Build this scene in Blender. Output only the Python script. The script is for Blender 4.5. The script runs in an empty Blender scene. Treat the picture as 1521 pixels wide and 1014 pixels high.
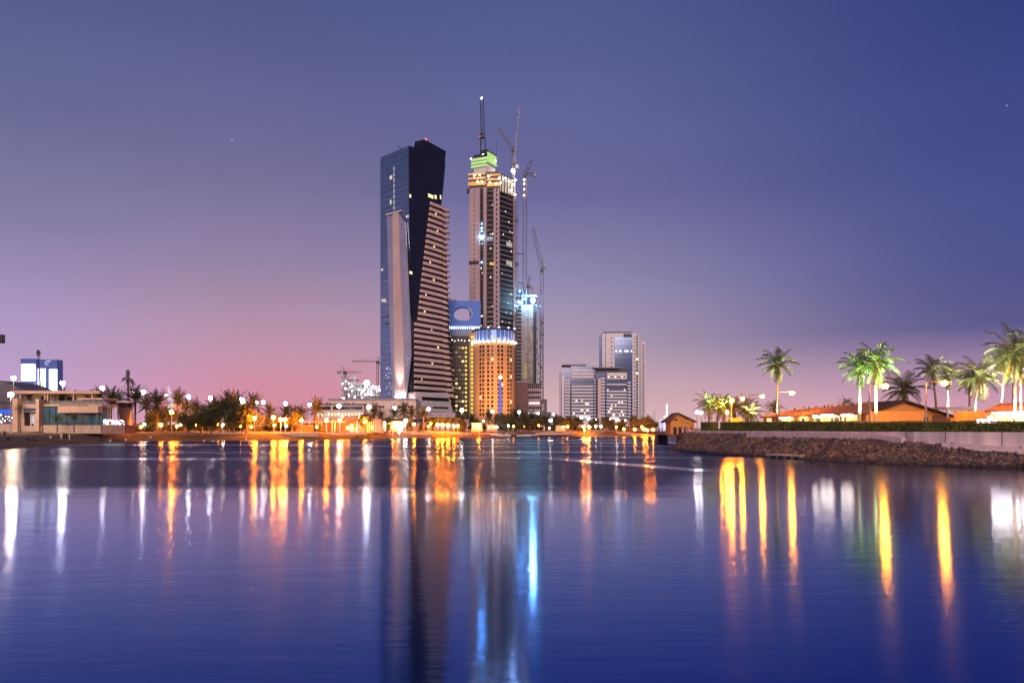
import bpy, bmesh, math, random
import numpy as np
from mathutils import Vector, Matrix

scene = bpy.context.scene
COL = scene.collection
R = math.radians

def lin(r, g, b):
    f = lambda c: (c / 255 / 12.92) if c / 255 <= 0.04045 else ((c / 255 + 0.055) / 1.055) ** 2.4
    return (f(r), f(g), f(b))

# ---------------------------------------------------------------- camera
F = 1183.0           # focal length in pixels of the 1521-wide photograph
CX, HY, CZ = 760.5, 636.0, 4.0
cam_d = bpy.data.cameras.new('camera')
cam = bpy.data.objects.new('camera', cam_d)
COL.objects.link(cam)
cam.location = (0, 0, CZ)
cam.rotation_euler = (R(90), 0, 0)
cam_d.sensor_width = 36
cam_d.lens = 36 * F / 1521
cam_d.shift_y = (HY - 507) / 1521
cam_d.clip_end = 20000
scene.camera = cam

# ---------------------------------------------------------------- sky: dusk with city glow along the horizon
world = bpy.data.worlds.new('World')
scene.world = world
world.use_nodes = True
wn, wl = world.node_tree.nodes, world.node_tree.links
wn.clear()
w_out = wn.new('ShaderNodeOutputWorld')
w_bg = wn.new('ShaderNodeBackground')
w_tc = wn.new('ShaderNodeTexCoord')
w_sep = wn.new('ShaderNodeSeparateXYZ')
wl.new(w_tc.outputs['Generated'], w_sep.inputs[0])
def sky_ramp(stops):
    r = wn.new('ShaderNodeValToRGB')
    r.color_ramp.interpolation = 'EASE' if False else 'LINEAR'
    e = r.color_ramp.elements
    while len(e) < len(stops): e.new(0.5)
    for el, (p, c) in zip(e, stops):
        el.position = p
        el.color = (*lin(*c), 1)
    wl.new(w_sep.outputs['Z'], r.inputs[0])
    return r
# elevation is the sine of the angle above the horizon
r_left = sky_ramp([(0, (202, 170, 204)), (.05, (192, 164, 206)), (.12, (174, 154, 198)), (.22, (132, 126, 166)),
                   (.33, (104, 108, 152)), (.47, (76, 87, 134)), (.8, (44, 54, 108))])
r_pink = sky_ramp([(0, (222, 150, 162)), (.05, (212, 143, 164)), (.085, (198, 148, 168)), (.14, (176, 144, 170)), (.20, (148, 132, 166)),
                  (.28, (121, 115, 157)), (.36, (102, 103, 149)), (.47, (80, 88, 137)), (.8, (42, 50, 104))])
r_mid = sky_ramp([(0, (228, 190, 190)), (.045, (209, 174, 179)), (.10, (178, 157, 178)), (.18, (147, 139, 176)),
                  (.28, (110, 108, 157)), (.36, (99, 103, 154)), (.47, (84, 92, 147)), (.8, (38, 46, 104))])
r_right = sky_ramp([(0, (222, 162, 174)), (.03, (208, 155, 176)), (.065, (168, 136, 170)), (.11, (94, 92, 144)), (.17, (80, 85, 144)),
                    (.28, (69, 78, 140)), (.36, (57, 70, 132)), (.47, (40, 56, 118)), (.8, (24, 36, 92))])
def smooth(lo, hi):
    m = wn.new('ShaderNodeMapRange')
    m.interpolation_type = 'SMOOTHSTEP'
    m.inputs['From Min'].default_value = lo
    m.inputs['From Max'].default_value = hi
    wl.new(w_sep.outputs['X'], m.inputs['Value'])
    return m
def wmix(fac, a, b):
    m = wn.new('ShaderNodeMix'); m.data_type = 'RGBA'
    wl.new(fac.outputs[0], m.inputs[0]); wl.new(a, m.inputs[6]); wl.new(b, m.inputs[7])
    return m.outputs[2]
c0 = wmix(smooth(-.58, -.28), r_left.outputs[0], r_pink.outputs[0])
c1 = wmix(smooth(-.28, .06), c0, r_mid.outputs[0])
c2 = wmix(smooth(.02, .56), c1, r_right.outputs[0])
# faint unevenness of thin high haze
w_no = wn.new('ShaderNodeTexNoise'); w_no.inputs['Scale'].default_value = 2.2; w_no.inputs['Detail'].default_value = 5
w_map = wn.new('ShaderNodeMapping'); w_map.inputs['Scale'].default_value = (1, 1, 5)
wl.new(w_tc.outputs['Generated'], w_map.inputs[0]); wl.new(w_map.outputs[0], w_no.inputs['Vector'])
w_mr = wn.new('ShaderNodeMapRange')
w_mr.inputs['To Min'].default_value = .9; w_mr.inputs['To Max'].default_value = 1.07
wl.new(w_no.outputs[0], w_mr.inputs['Value'])
w_mul = wn.new('ShaderNodeMix'); w_mul.data_type = 'RGBA'; w_mul.blend_type = 'MULTIPLY'
w_mul.inputs[0].default_value = 1
wl.new(c2, w_mul.inputs[6]); wl.new(w_mr.outputs[0], w_mul.inputs[7])
# a few faint stars
w_vo = wn.new('ShaderNodeTexVoronoi'); w_vo.inputs['Scale'].default_value = 26
wl.new(w_tc.outputs['Generated'], w_vo.inputs['Vector'])
def wmath(op, a, b):
    q = wn.new('ShaderNodeMath'); q.operation = op
    for i, x in enumerate((a, b)):
        if isinstance(x, (int, float)): q.inputs[i].default_value = x
        else: wl.new(x, q.inputs[i])
    return q.outputs[0]
w_sc = wn.new('ShaderNodeSeparateColor'); wl.new(w_vo.outputs['Color'], w_sc.inputs[0])
w_star = wmath('MULTIPLY', wmath('LESS_THAN', w_vo.outputs['Distance'], .024), wmath('GREATER_THAN', w_sc.outputs[0], .8))
w_star = wmath('MULTIPLY', w_star, wmath('MULTIPLY', wmath('GREATER_THAN', w_sep.outputs['Z'], .22), .22))
w_add = wn.new('ShaderNodeMix'); w_add.data_type = 'RGBA'; w_add.blend_type = 'ADD'; w_add.inputs[0].default_value = 1
wl.new(w_mul.outputs[2], w_add.inputs[6]); wl.new(w_star, w_add.inputs[7])
wl.new(w_add.outputs[2], w_bg.inputs['Color'])
w_bg.inputs['Strength'].default_value = 1.0
wl.new(w_bg.outputs[0], w_out.inputs[0])

# last glow of dusk from behind the camera, very soft
sun_d = bpy.data.lights.new('dusk_sun', 'SUN')
sun_d.energy = 1.9; sun_d.angle = R(30); sun_d.color = (1, .72, .62)
sun = bpy.data.objects.new('dusk_sun', sun_d); COL.objects.link(sun)
sun.rotation_euler = (R(72), 0, R(-1))

scene.view_settings.view_transform = 'Standard'
scene.view_settings.look = 'None'
scene.view_settings.exposure = 0
scene.view_settings.gamma = 1
cy = scene.cycles
cy.use_denoising = True
cy.max_bounces = 5; cy.diffuse_bounces = 2; cy.glossy_bounces = 3; cy.transmission_bounces = 3
cy.sample_clamp_indirect = 6
cy.caustics_reflective = False; cy.caustics_refractive = False
cy.use_light_tree = True

# ---------------------------------------------------------------- helpers
def PX(px, Y): return (px - CX) * Y / F
def PZ(py, Y): return CZ + (HY - py) * Y / F

_mats = {}
def M(name, col, rough=.75, metal=0., var=.18, scale=1., bump=0., emit=None, es=0., stretch=None, spec=.5, col2=None, detail=4):
    """procedural material: base colour broken up by noise"""
    if name in _mats: return _mats[name]
    m = bpy.data.materials.new(name); m.use_nodes = True
    nt = m.node_tree; n, l = nt.nodes, nt.links
    b = n['Principled BSDF']
    b.inputs['Roughness'].default_value = rough
    b.inputs['Metallic'].default_value = metal
    b.inputs['Specular IOR Level'].default_value = spec
    tc = n.new('ShaderNodeTexCoord'); mp = n.new('ShaderNodeMapping'); no = n.new('ShaderNodeTexNoise')
    no.inputs['Scale'].default_value = scale; no.inputs['Detail'].default_value = detail
    if stretch: mp.inputs['Scale'].default_value = stretch
    l.new(tc.outputs['Object'], mp.inputs[0]); l.new(mp.outputs[0], no.inputs['Vector'])
    rp = n.new('ShaderNodeValToRGB')
    c2 = col2 or tuple(min(1, c * (1 + var)) for c in col)
    c1 = tuple(c * (1 - var) for c in col) if not col2 else col
    rp.color_ramp.elements[0].position = .32; rp.color_ramp.elements[1].position = .68
    rp.color_ramp.elements[0].color = (*c1, 1); rp.color_ramp.elements[1].color = (*c2, 1)
    l.new(no.outputs[0], rp.inputs[0]); l.new(rp.outputs[0], b.inputs['Base Color'])
    if bump:
        bp = n.new('ShaderNodeBump'); bp.inputs['Strength'].default_value = bump; bp.inputs['Distance'].default_value = .1
        l.new(no.outputs[0], bp.inputs['Height']); l.new(bp.outputs[0], b.inputs['Normal'])
    if emit:
        b.inputs['Emission Color'].default_value = (*emit, 1)
        b.inputs['Emission Strength'].default_value = es
    _mats[name] = m
    return m

def wet_dim_line(m, z0, z1, k):
    """darker low down: base colour times k below z0, unchanged above z1 (world-size heights)"""
    n, l = m.node_tree.nodes, m.node_tree.links
    b = n['Principled BSDF']; src = b.inputs['Base Color'].links[0].from_socket
    tc = n.new('ShaderNodeTexCoord'); sp = n.new('ShaderNodeSeparateXYZ'); l.new(tc.outputs['Object'], sp.inputs[0])
    mr = n.new('ShaderNodeMapRange')
    for i, v in zip(('From Min', 'From Max', 'To Min', 'To Max'), (z0, z1, k, 1)): mr.inputs[i].default_value = v
    l.new(sp.outputs['Z'], mr.inputs['Value'])
    mx = n.new('ShaderNodeMix'); mx.data_type = 'RGBA'; mx.blend_type = 'MULTIPLY'; mx.inputs[0].default_value = 1
    l.new(src, mx.inputs[6]); l.new(mr.outputs[0], mx.inputs[7]); l.new(mx.outputs[2], b.inputs['Base Color'])
    return m

def E(name, col, s):
    """a lamp's glowing surface"""
    if name in _mats: return _mats[name]
    m = bpy.data.materials.new(name); m.use_nodes = True
    n, l = m.node_tree.nodes, m.node_tree.links
    n.clear()
    o = n.new('ShaderNodeOutputMaterial'); e = n.new('ShaderNodeEmission')
    e.inputs[0].default_value = (*col, 1); e.inputs[1].default_value = s
    l.new(e.outputs[0], o.inputs[0])
    _mats[name] = m
    return m

def facade_glass(name, col, metal=.55, rough=.08, pz=4.2, px=1.6, line=.55):
    """curtain-wall glass with its grid of thin mullions (world-size pattern)"""
    if name in _mats: return _mats[name]
    m = bpy.data.materials.new(name); m.use_nodes = True
    nt = m.node_tree; n, l = nt.nodes, nt.links
    b = n['Principled BSDF']
    b.inputs['Metallic'].default_value = metal
    if metal < .1: b.inputs['Specular IOR Level'].default_value = .2
    tc = n.new('ShaderNodeTexCoord'); sp = n.new('ShaderNodeSeparateXYZ'); l.new(tc.outputs['Object'], sp.inputs[0])
    def grid(src, period, w):
        d = n.new('ShaderNodeMath'); d.operation = 'DIVIDE'; d.inputs[1].default_value = period; l.new(src, d.inputs[0])
        f = n.new('ShaderNodeMath'); f.operation = 'FRACT'; l.new(d.outputs[0], f.inputs[0])
        c = n.new('ShaderNodeMath'); c.operation = 'LESS_THAN'; c.inputs[1].default_value = w; l.new(f.outputs[0], c.inputs[0])
        return c.outputs[0]
    gz_ = grid(sp.outputs['Z'], pz, .18); gx_ = grid(sp.outputs['X'], px, .12)
    mx = n.new('ShaderNodeMath'); mx.operation = 'MAXIMUM'; l.new(gz_, mx.inputs[0]); l.new(gx_, mx.inputs[1])
    wn_ = n.new('ShaderNodeTexNoise'); wn_.inputs['Scale'].default_value = .12; l.new(tc.outputs['Object'], wn_.inputs['Vector'])
    rp = n.new('ShaderNodeValToRGB')
    rp.color_ramp.elements[0].color = (*[c * .8 for c in col], 1); rp.color_ramp.elements[1].color = (*[min(1, c * 1.2) for c in col], 1)
    l.new(wn_.outputs[0], rp.inputs[0])
    mi = n.new('ShaderNodeMix'); mi.data_type = 'RGBA'
    mu = n.new('ShaderNodeMath'); mu.operation = 'MULTIPLY'; mu.inputs[1].default_value = line; l.new(mx.outputs[0], mu.inputs[0])
    l.new(mu.outputs[0], mi.inputs[0]); l.new(rp.outputs[0], mi.inputs[6]); mi.inputs[7].default_value = (*[c * .35 for c in col], 1)
    l.new(mi.outputs[2], b.inputs['Base Color'])
    b.inputs['Roughness'].default_value = rough
    _mats[name] = m
    return m

class MB:
    """collects shapes in world coordinates; build() links them as ONE mesh object"""
    def __init__(s): s.v, s.f, s.mi = [], [], []
    def add(s, vs, fs):
        b = len(s.v)
        s.v += [tuple(v) for v in vs]; s.f += [tuple(b + i for i in f) for f in fs]
        return s
    def hexa(s, p):   # 8 points: bottom 4 ccw, top 4 ccw
        return s.add(p, [(3, 2, 1, 0), (4, 5, 6, 7), (0, 1, 5, 4), (1, 2, 6, 5), (2, 3, 7, 6), (3, 0, 4, 7)])
    def box(s, x0, x1, y0, y1, z0, z1):
        return s.hexa([(x0, y0, z0), (x1, y0, z0), (x1, y1, z0), (x0, y1, z0), (x0, y0, z1), (x1, y0, z1), (x1, y1, z1), (x0, y1, z1)])
    def prism(s, poly, z0, z1):
        n = len(poly)
        return s.add([(x, y, z0) for x, y in poly] + [(x, y, z1) for x, y in poly],
                     [tuple(range(n - 1, -1, -1)), tuple(range(n, 2 * n))] + [(i, (i + 1) % n, n + (i + 1) % n, n + i) for i in range(n)])
    def loft(s, rings, cap=True):
        n = len(rings[0]); vs = [p for r in rings for p in r]; fs = []
        for k in range(len(rings) - 1):
            for i in range(n):
                j = (i + 1) % n
                fs.append((k * n + i, k * n + j, (k + 1) * n + j, (k + 1) * n + i))
        if cap: fs += [tuple(range(n - 1, -1, -1)), tuple(range((len(rings) - 1) * n, len(rings) * n))]
        return s.add(vs, fs)
    def tube(s, pts, rad, n=6):
        pts = [Vector(p) for p in pts]
        if not hasattr(rad, '__len__'): rad = [rad] * len(pts)
        rings = []
        for i, p in enumerate(pts):
            d = (pts[min(i + 1, len(pts) - 1)] - pts[max(i - 1, 0)]).normalized()
            a = d.cross(Vector((0, 0, 1)) if abs(d.z) < .9 else Vector((1, 0, 0))).normalized(); b = d.cross(a)
            rings.append([tuple(p + (a * math.cos(t) + b * math.sin(t)) * rad[i]) for t in [2 * math.pi * k / n for k in range(n)]])
        return s.loft(rings)
    def ball(s, c, r, nu=10, nv=6, sz=1.):
        rings = []
        for j in range(1, nv):
            t = math.pi * j / nv - math.pi / 2
            rings.append([(c[0] + r * math.cos(t) * math.cos(2 * math.pi * i / nu), c[1] + r * math.cos(t) * math.sin(2 * math.pi * i / nu), c[2] + r * math.sin(t) * sz) for i in range(nu)])
        return s.loft(rings)
    def cyl(s, x, y, z0, z1, r0, r1=None, n=12):
        r1 = r0 if r1 is None else r1
        return s.loft([[(x + r * math.cos(2 * math.pi * i / n), y + r * math.sin(2 * math.pi * i / n), z) for i in range(n)] for r, z in ((r0, z0), (r1, z1))])
    def lattice(s, p0, p1, w, r, seg=None):
        """square lattice mast or jib from p0 to p1: four chords and zig-zag braces"""
        p0, p1 = Vector(p0), Vector(p1); d = p1 - p0; L = d.length; d.normalize()
        a = d.cross(Vector((0, 0, 1)) if abs(d.z) < .9 else Vector((0, 1, 0))).normalized(); b = d.cross(a)
        cs = [(a * i + b * j) * w / 2 for i, j in ((-1, -1), (1, -1), (1, 1), (-1, 1))]
        for c in cs: s.tube([p0 + c, p1 + c], r, 4)
        seg = seg or max(2, int(L / (w * 1.3)))
        for k in range(seg):
            q0, q1 = p0 + d * (L * k / seg), p0 + d * (L * (k + 1) / seg)
            for i in range(4):
                a_, b_ = cs[i], cs[(i + 1) % 4]
                s.tube([q0 + (a_ if k % 2 else b_), q1 + (b_ if k % 2 else a_)], r * .7, 3)
        return s
    def mesh(s, name, o=(0, 0, 0), smooth=False):
        me = bpy.data.meshes.new(name)
        me.from_pydata([(x - o[0], y - o[1], z - o[2]) for x, y, z in s.v], [], s.f)
        if smooth: me.polygons.foreach_set('use_smooth', [True] * len(me.polygons))
        me.update()
        return me
    def build(s, name, mat, parent=None, smooth=False, fix=False):
        o = (0., 0., 0.); p = parent
        while p is not None: o = tuple(a + b for a, b in zip(o, p.location)); p = p.parent
        me = s.mesh(name, o, smooth)
        if fix:
            bm = bmesh.new(); bm.from_mesh(me); bmesh.ops.recalc_face_normals(bm, faces=bm.faces); bm.to_mesh(me); bm.free()
        me.materials.append(mat)
        return link(name, me, parent)

def link(name, me, parent=None, loc=None):
    ob = bpy.data.objects.new(name, me); COL.objects.link(ob)
    ob.parent = parent
    if loc is not None: ob.location = loc
    return ob

def thing(name, label, cat, loc=(0, 0, 0), group=None):
    o = bpy.data.objects.new(name, None); COL.objects.link(o)
    o.location = loc; o.empty_display_size = .5
    return tag(o, label, cat, group)

def tag(o, label=None, cat=None, group=None, kind=None):
    if label: o['label'] = label
    if cat: o['category'] = cat
    if group: o['group'] = group
    if kind: o['kind'] = kind
    return o

class Frame:
    """a vertical facade plane through two ground points (left, right as seen from the water)"""
    def __init__(s, p0, p1):
        s.o = Vector(p0).to_2d() if len(p0) > 2 else Vector(p0); d = Vector(p1) - Vector(p0)
        s.len = d.length; s.u = d.normalized(); s.n = Vector((s.u.y, -s.u.x))
    def pt(s, a, z, off=0.):
        q = s.o + s.u * a + s.n * off
        return (q.x, q.y, z)
    def s_(s, px):
        k = (px - CX) / F    # the sight line x = k*y
        return (k * s.o.y - s.o.x) / (s.u.x - k * s.u.y)
    def Y(s, px): return s.o.y + s.u.y * s.s_(px)
    def z_(s, px, py): return PZ(py, s.Y(px))
    def box(s, mb, a0, a1, z0, z1, o0, o1):
        return mb.hexa([s.pt(a0, z0, o1), s.pt(a1, z0, o1), s.pt(a1, z0, o0), s.pt(a0, z0, o0), s.pt(a0, z1, o1), s.pt(a1, z1, o1), s.pt(a1, z1, o0), s.pt(a0, z1, o0)])
    def pbox(s, mb, px0, px1, py0, py1, o0, o1, zref=None):
        """box on this facade that spans px0..px1 and py0 (top)..py1 (bottom) of the photograph"""
        m = zref if zref is not None else (px0 + px1) / 2
        return s.box(mb, s.s_(px0), s.s_(px1), s.z_(m, py1), s.z_(m, py0), o0, o1)
    def poly(s, mb, pts, o0, o1):
        """extruded polygon given in (px, py), front at o1, back at o0"""
        q = [(s.s_(a), s.z_(a, b)) for a, b in pts]; n = len(q)
        return mb.add([s.pt(a, z, o1) for a, z in q] + [s.pt(a, z, o0) for a, z in q],
                      [tuple(range(n - 1, -1, -1)), tuple(range(n, 2 * n))] + [(i, (i + 1) % n, n + (i + 1) % n, n + i) for i in range(n)])

def flat_frame(Y): return Frame((-500, Y), (500, Y))

def many(parent, name, boxes, mats, limit=100):
    """boxes = [(MB, material index)]: each one a part, past the limit the rest is one part of kind stuff"""
    for mb, k in boxes[:limit]: mb.build(name, mats[k], parent)
    rest = {}
    if len(boxes) > limit:
        mb = MB(); ks = []
        for b, k in boxes[limit:]:
            mb.add(b.v, b.f); ks += [k] * len(b.f)
        ob = mb.build(name, mats[0], parent); ob['kind'] = 'stuff'
        for m in mats[1:]: ob.data.materials.append(m)
        ob.data.polygons.foreach_set('material_index', ks)

# ---------------------------------------------------------------- materials
C_pink = M('pale_cladding', (.8, .6, .5), .6, scale=.15, var=.08)
C_white = M('white_cladding', (.74, .7, .7), .55, scale=.2, var=.06)
C_conc = M('raw_concrete', (.36, .32, .31), .85, scale=.35, var=.25, bump=.2)
C_conc_d = M('dark_concrete', (.16, .14, .15), .9, scale=.3, var=.3)
C_dark = M('dark_interior', (.018, .017, .022), .6, var=.4, scale=.4)
C_steel = M('painted_steel', (.2, .2, .24), .5, .4, scale=3)
C_steel_d = M('dark_steel', (.045, .045, .06), .5, .3, scale=3)
C_pole = M('galvanised_pole', (.45, .44, .45), .45, .5, scale=4)
G_blue = facade_glass('blue_curtain_wall', (.27, .35, .46), .9, .08, line=.5)
G_dark = facade_glass('black_curtain_wall', (.03, .03, .045), .35, .14, line=.7)
G_win = M('window_glass', (.02, .022, .03), .12, .2, var=.3, scale=.6)
G_teal = M('teal_glass', (.05, .14, .21), .15, .1, var=.3, scale=.5)
W_warm = E('lit_window_warm', (1, .72, .34), 1.6)
W_yel = E('lit_window_yellow', (1, .72, .16), 1.1)
W_white = E('lit_window_white', (.95, .93, 1), 2.0)
L_white = E('white_lamp', (1, .93, .95), 210)
L_far = E('small_white_lamp', (1, .84, .76), 80)
L_flood = E('floodlight_glass', (.78, .9, 1), 160)
L_orange = E('sodium_lamp', (1, .22, .007), 1150)
L_street = E('street_lamp_glass', (1, .29, .008), 620)
L_warm = E('warm_lamp', (1, .55, .16), 60)
L_red = E('red_beacon', (1, .04, .03), 12)
# ================================================================ water and land
shore_px = [(0, 668), (40, 665), (100, 660), (150, 657.5), (200, 655.2), (300, 654), (400, 654), (500, 653), (600, 651), (700, 650), (800, 649), (860, 649), (960, 648), (1100, 648), (1500, 648)]
SH = [(-130, -100), (-95, 0), (-82, 60), (-86, 110)] + [(PX(a, CZ * F / (b - HY)), CZ * F / (b - HY)) for a, b in shore_px] + [(6000, 394)]
POLY = SH + [(6000, 9000), (-6000, 9000), (-6000, -100)]
def sdist(X, Y):
    """signed distance to the far shore, positive on land"""
    X, Y = np.asarray(X, float), np.asarray(Y, float)
    d = np.full(X.shape, 1e9)
    for (x0, y0), (x1, y1) in zip(SH[:-1], SH[1:]):
        dx, dy = x1 - x0, y1 - y0
        t = np.clip(((X - x0) * dx + (Y - y0) * dy) / (dx * dx + dy * dy), 0, 1)
        d = np.minimum(d, np.hypot(X - x0 - t * dx, Y - y0 - t * dy))
    ins = np.zeros(X.shape, bool)
    for (x0, y0), (x1, y1) in zip(POLY, POLY[1:] + POLY[:1]):
        if y0 == y1: continue
        c = ((y0 > Y) != (y1 > Y)) & (X < (x1 - x0) * (Y - y0) / (y1 - y0) + x0)
        ins ^= c
    return np.where(ins, d, -d)
def gz(x, y):
    d = sdist(np.array([x]), np.array([y]))[0]
    return float(np.interp(d, [-20, 0, 3, 7, 12, 13.5, 22, 32], [-2, -.06, .45, .95, 1.5, 2.2, 2.6, 2.9]))

xs = np.concatenate([[-9000, -3000, -1200, -600], np.arange(-420, 331, 3.), [450, 800, 1600, 4000, 9000]])
ys = np.concatenate([[-100, 0], np.arange(60, 461, 2.5), [500, 560, 650, 800, 1100, 1800, 3500, 9000]])
GX, GY = np.meshgrid(xs, ys)
rng = np.random.default_rng(4)
D = sdist(GX, GY)
D = D + np.where(np.abs(D) < 40, (np.sin(GX * .31 + GY * .17) + np.sin(GX * .11 - GY * .23)) * .8, 0)
Zs = np.interp(D, [-20, 0, 3, 7, 12, 13.5, 22, 32], [-2, -.06, .45, .95, 1.5, 2.2, 2.6, 2.9])
Zs = Zs + np.where((D > 1) & (D < 60), rng.uniform(-.08, .08, Zs.shape), 0)
land = MB()
nx = len(xs)
land.v = list(zip(GX.ravel().tolist(), GY.ravel().tolist(), Zs.ravel().tolist()))
land.f = [(j * nx + i, j * nx + i + 1, (j + 1) * nx + i + 1, (j + 1) * nx + i) for j in range(len(ys) - 1) for i in range(nx - 1)
          if max(D[j, i], D[j, i + 1], D[j + 1, i], D[j + 1, i + 1]) > -30]
m_sand0 = M('beach_sand', (.11, .065, .042), .95, scale=.12, col2=(.3, .2, .13), bump=.5, detail=8)
m_sand = wet_dim_line(m_sand0, 1.8, 2.85, .2)  # wet sand; the darkening runs higher to subdue the lamplit strip
tag(land.build('ground', m_sand, smooth=True), kind='structure')

# water: one sheet to the horizon; calm near the camera, wind-ruffled farther out
def water_material():
    m = bpy.data.materials.new('lagoon_water'); m.use_nodes = True
    n, l = m.node_tree.nodes, m.node_tree.links
    b = n['Principled BSDF']
    tc = n.new('ShaderNodeTexCoord'); sp = n.new('ShaderNodeSeparateXYZ'); l.new(tc.outputs['Object'], sp.inputs[0])
    def noise(sx, sy, scale, detail=3):
        mp = n.new('ShaderNodeMapping'); mp.inputs['Scale'].default_value = (sx, sy, 1)
        no = n.new('ShaderNodeTexNoise'); no.inputs['Scale'].default_value = scale; no.inputs['Detail'].default_value = detail
        l.new(tc.outputs['Object'], mp.inputs[0]); l.new(mp.outputs[0], no.inputs['Vector'])
        return no.outputs[0]
    def math_(op, a, b_=None, c=None):
        q = n.new('ShaderNodeMath'); q.operation = op
        for i, x in enumerate((a, b_, c)):
            if x is None: continue
            if isinstance(x, (int, float)): q.inputs[i].default_value = x
            else: l.new(x, q.inputs[i])
        return q.outputs[0]
    def mapr(v, a, b_, c, d):
        q = n.new('ShaderNodeMapRange'); q.interpolation_type = 'SMOOTHSTEP'
        for i, x in zip(('From Min', 'From Max', 'To Min', 'To Max'), (a, b_, c, d)): q.inputs[i].default_value = x
        l.new(v, q.inputs['Value']); return q.outputs[0]
    # edge of the breeze: about 47 m out, wavering, nearer on the right
    warp = math_('MULTIPLY', math_('SUBTRACT', noise(.022, .03, 1., 4), .5), 22.)
    yy = math_('ADD', sp.outputs['Y'], warp)
    # the breeze dies away in the lee of the right bank
    lee = math_('MULTIPLY', math_('MINIMUM', math_('MAXIMUM', math_('SUBTRACT', sp.outputs['X'], 9.), 0.), 34.), 2.4)
    yy = math_('SUBTRACT', yy, lee)
    ruff = mapr(yy, 39, 58, 0, 1)
    # calm lanes lying across the ruffled part
    lane = mapr(noise(.006, .035, 1., 4), .52, .64, 0, 1)
    # one smooth slick running out from the mouth of the channel
    dl = math_('ADD', math_('MULTIPLY', math_('SUBTRACT', sp.outputs['X'], 5.4), .924), math_('MULTIPLY', math_('SUBTRACT', sp.outputs['Y'], 107.), .381))
    slick = math_('MULTIPLY', mapr(math_('ABSOLUTE', dl), .6, 2.6, 1, 0), mapr(sp.outputs['Y'], 112, 96, 0, 1))
    lane = math_('MAXIMUM', math_('MULTIPLY', lane, .55), math_('MULTIPLY', slick, .8))
    ruff2 = math_('MULTIPLY', ruff, math_('SUBTRACT', 1., lane))
    l.new(mapr(ruff2, 0, 1, WATER['r0'], WATER['r1']), b.inputs['Roughness'])
    l.new(mapr(ruff2, 0, 1, WATER['s0'], WATER['s1']), b.inputs['Specular IOR Level'])
    b.inputs['Anisotropic'].default_value = .55      # long-crested ripples lying across the view
    tv = n.new('ShaderNodeCombineXYZ'); tv.inputs[1].default_value = 1; l.new(tv.outputs[0], b.inputs['Tangent'])
    l.new(mapr(ruff2, 0, 1, 1.36, 1.1), b.inputs['IOR'])
    l.new(mapr(ruff2, 0, 1, WATER['metal'], 0), b.inputs['Metallic'])     # the calm water mirrors the sky strongly and bluish
    b.inputs['Specular Tint'].default_value = (.72, .85, 1, 1)
    # colour of the water body
    mi = n.new('ShaderNodeMix'); mi.data_type = 'RGBA'
    mi.inputs[6].default_value = (*WATER['c0'], 1); mi.inputs[7].default_value = (*WATER['c1'], 1)
    l.new(ruff2, mi.inputs[0]); l.new(mi.outputs[2], b.inputs['Base Color'])
    # ripples
    h1 = noise(1.3, 4.2, 1.0, 3); h2 = noise(.25, .9, 1.0, 2)
    h = math_('ADD', h1, math_('MULTIPLY', h2, 2.))
    bp = n.new('ShaderNodeBump'); bp.inputs['Distance'].default_value = WATER['bump']
    bp.inputs['Strength'].default_value = 1.0
    h = math_('MULTIPLY', h, mapr(ruff2, 0, 1, 1, WATER['wave']))
    l.new(h, bp.inputs['Height']); l.new(bp.outputs[0], b.inputs['Normal'])
    return m
WATER = dict(r0=.108, r1=.23, c0=(.001, .08, .42), metal=.88, c1=(.001, .016, .1), s0=.55, s1=.1, bump=.0038, wave=14.)
wv = MB()
wv.add([(-9000, -300, 0), (9000, -300, 0), (9000, 9000, 0), (-9000, 9000, 0)], [(0, 1, 2, 3)])
tag(wv.build('water', water_material()), kind='structure')

def shoreY(px):
    """depth of the far waterline along the sight line through px"""
    k = (px - CX) / F
    best = None
    for (x0, y0), (x1, y1) in zip(SH[3:-1], SH[4:]):
        den = (x1 - x0) - k * (y1 - y0)
        if abs(den) < 1e-6: continue
        t = (k * y0 - x0) / den
        if -1e-6 <= t <= 1 + 1e-6:
            y = y0 + t * (y1 - y0)
            best = y if best is None else max(best, y)
    return best or 300.
def at(px, off):
    """ground point seen at column px, off metres behind the far waterline"""
    Y = shoreY(px) + off
    return PX(px, Y), Y, gz(PX(px, Y), Y)
# ================================================================ the leaning glass skyscraper
rnd = random.Random(11)
RF = Frame((-77.9, 600), (-53.3, 640))      # dark face, turned to the right
LF = Frame((-103.5, 626), (-77.9, 600))     # blue face, turned to the left
t1 = thing('glass_skyscraper', 'dark blue leaning skyscraper with a slanted roof fin and pale striped balconies', 'skyscraper', (-80, 630, 2.9))
def rfp(px, py, off=0): return RF.pt(RF.s_(px), RF.z_(px, py), off)
def rfxy(px, off=0): q = RF.pt(RF.s_(px), 0, off); return (q[0], q[1])
zb = 2.5
zt = RF.z_(607, 216.5)
levels = [(zb, 615, 664), (RF.z_(614, 479), 614, 656), (RF.z_(608, 400), 608.5, 655), (RF.z_(640, 302), 607.3, 655), (RF.z_(607, 260), 607, 658.5), (zt, 607, 662)]
rings = []
_lz = [l[0] for l in levels]
for z in list(np.linspace(zb, zt, 40)):
    pa, pc = np.interp(z, _lz, [l[1] for l in levels]), np.interp(z, _lz, [l[2] for l in levels])
    a = rfxy(pa); c = rfxy(pc)
    rings.append([(-103.5, 626, z), (a[0], a[1], z), (c[0], c[1], z), (-76, 672, z), (-104, 655, z)])
mb = MB(); mb.loft(rings)
body = mb.build('glass_body', G_blue, t1, fix=True)
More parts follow.
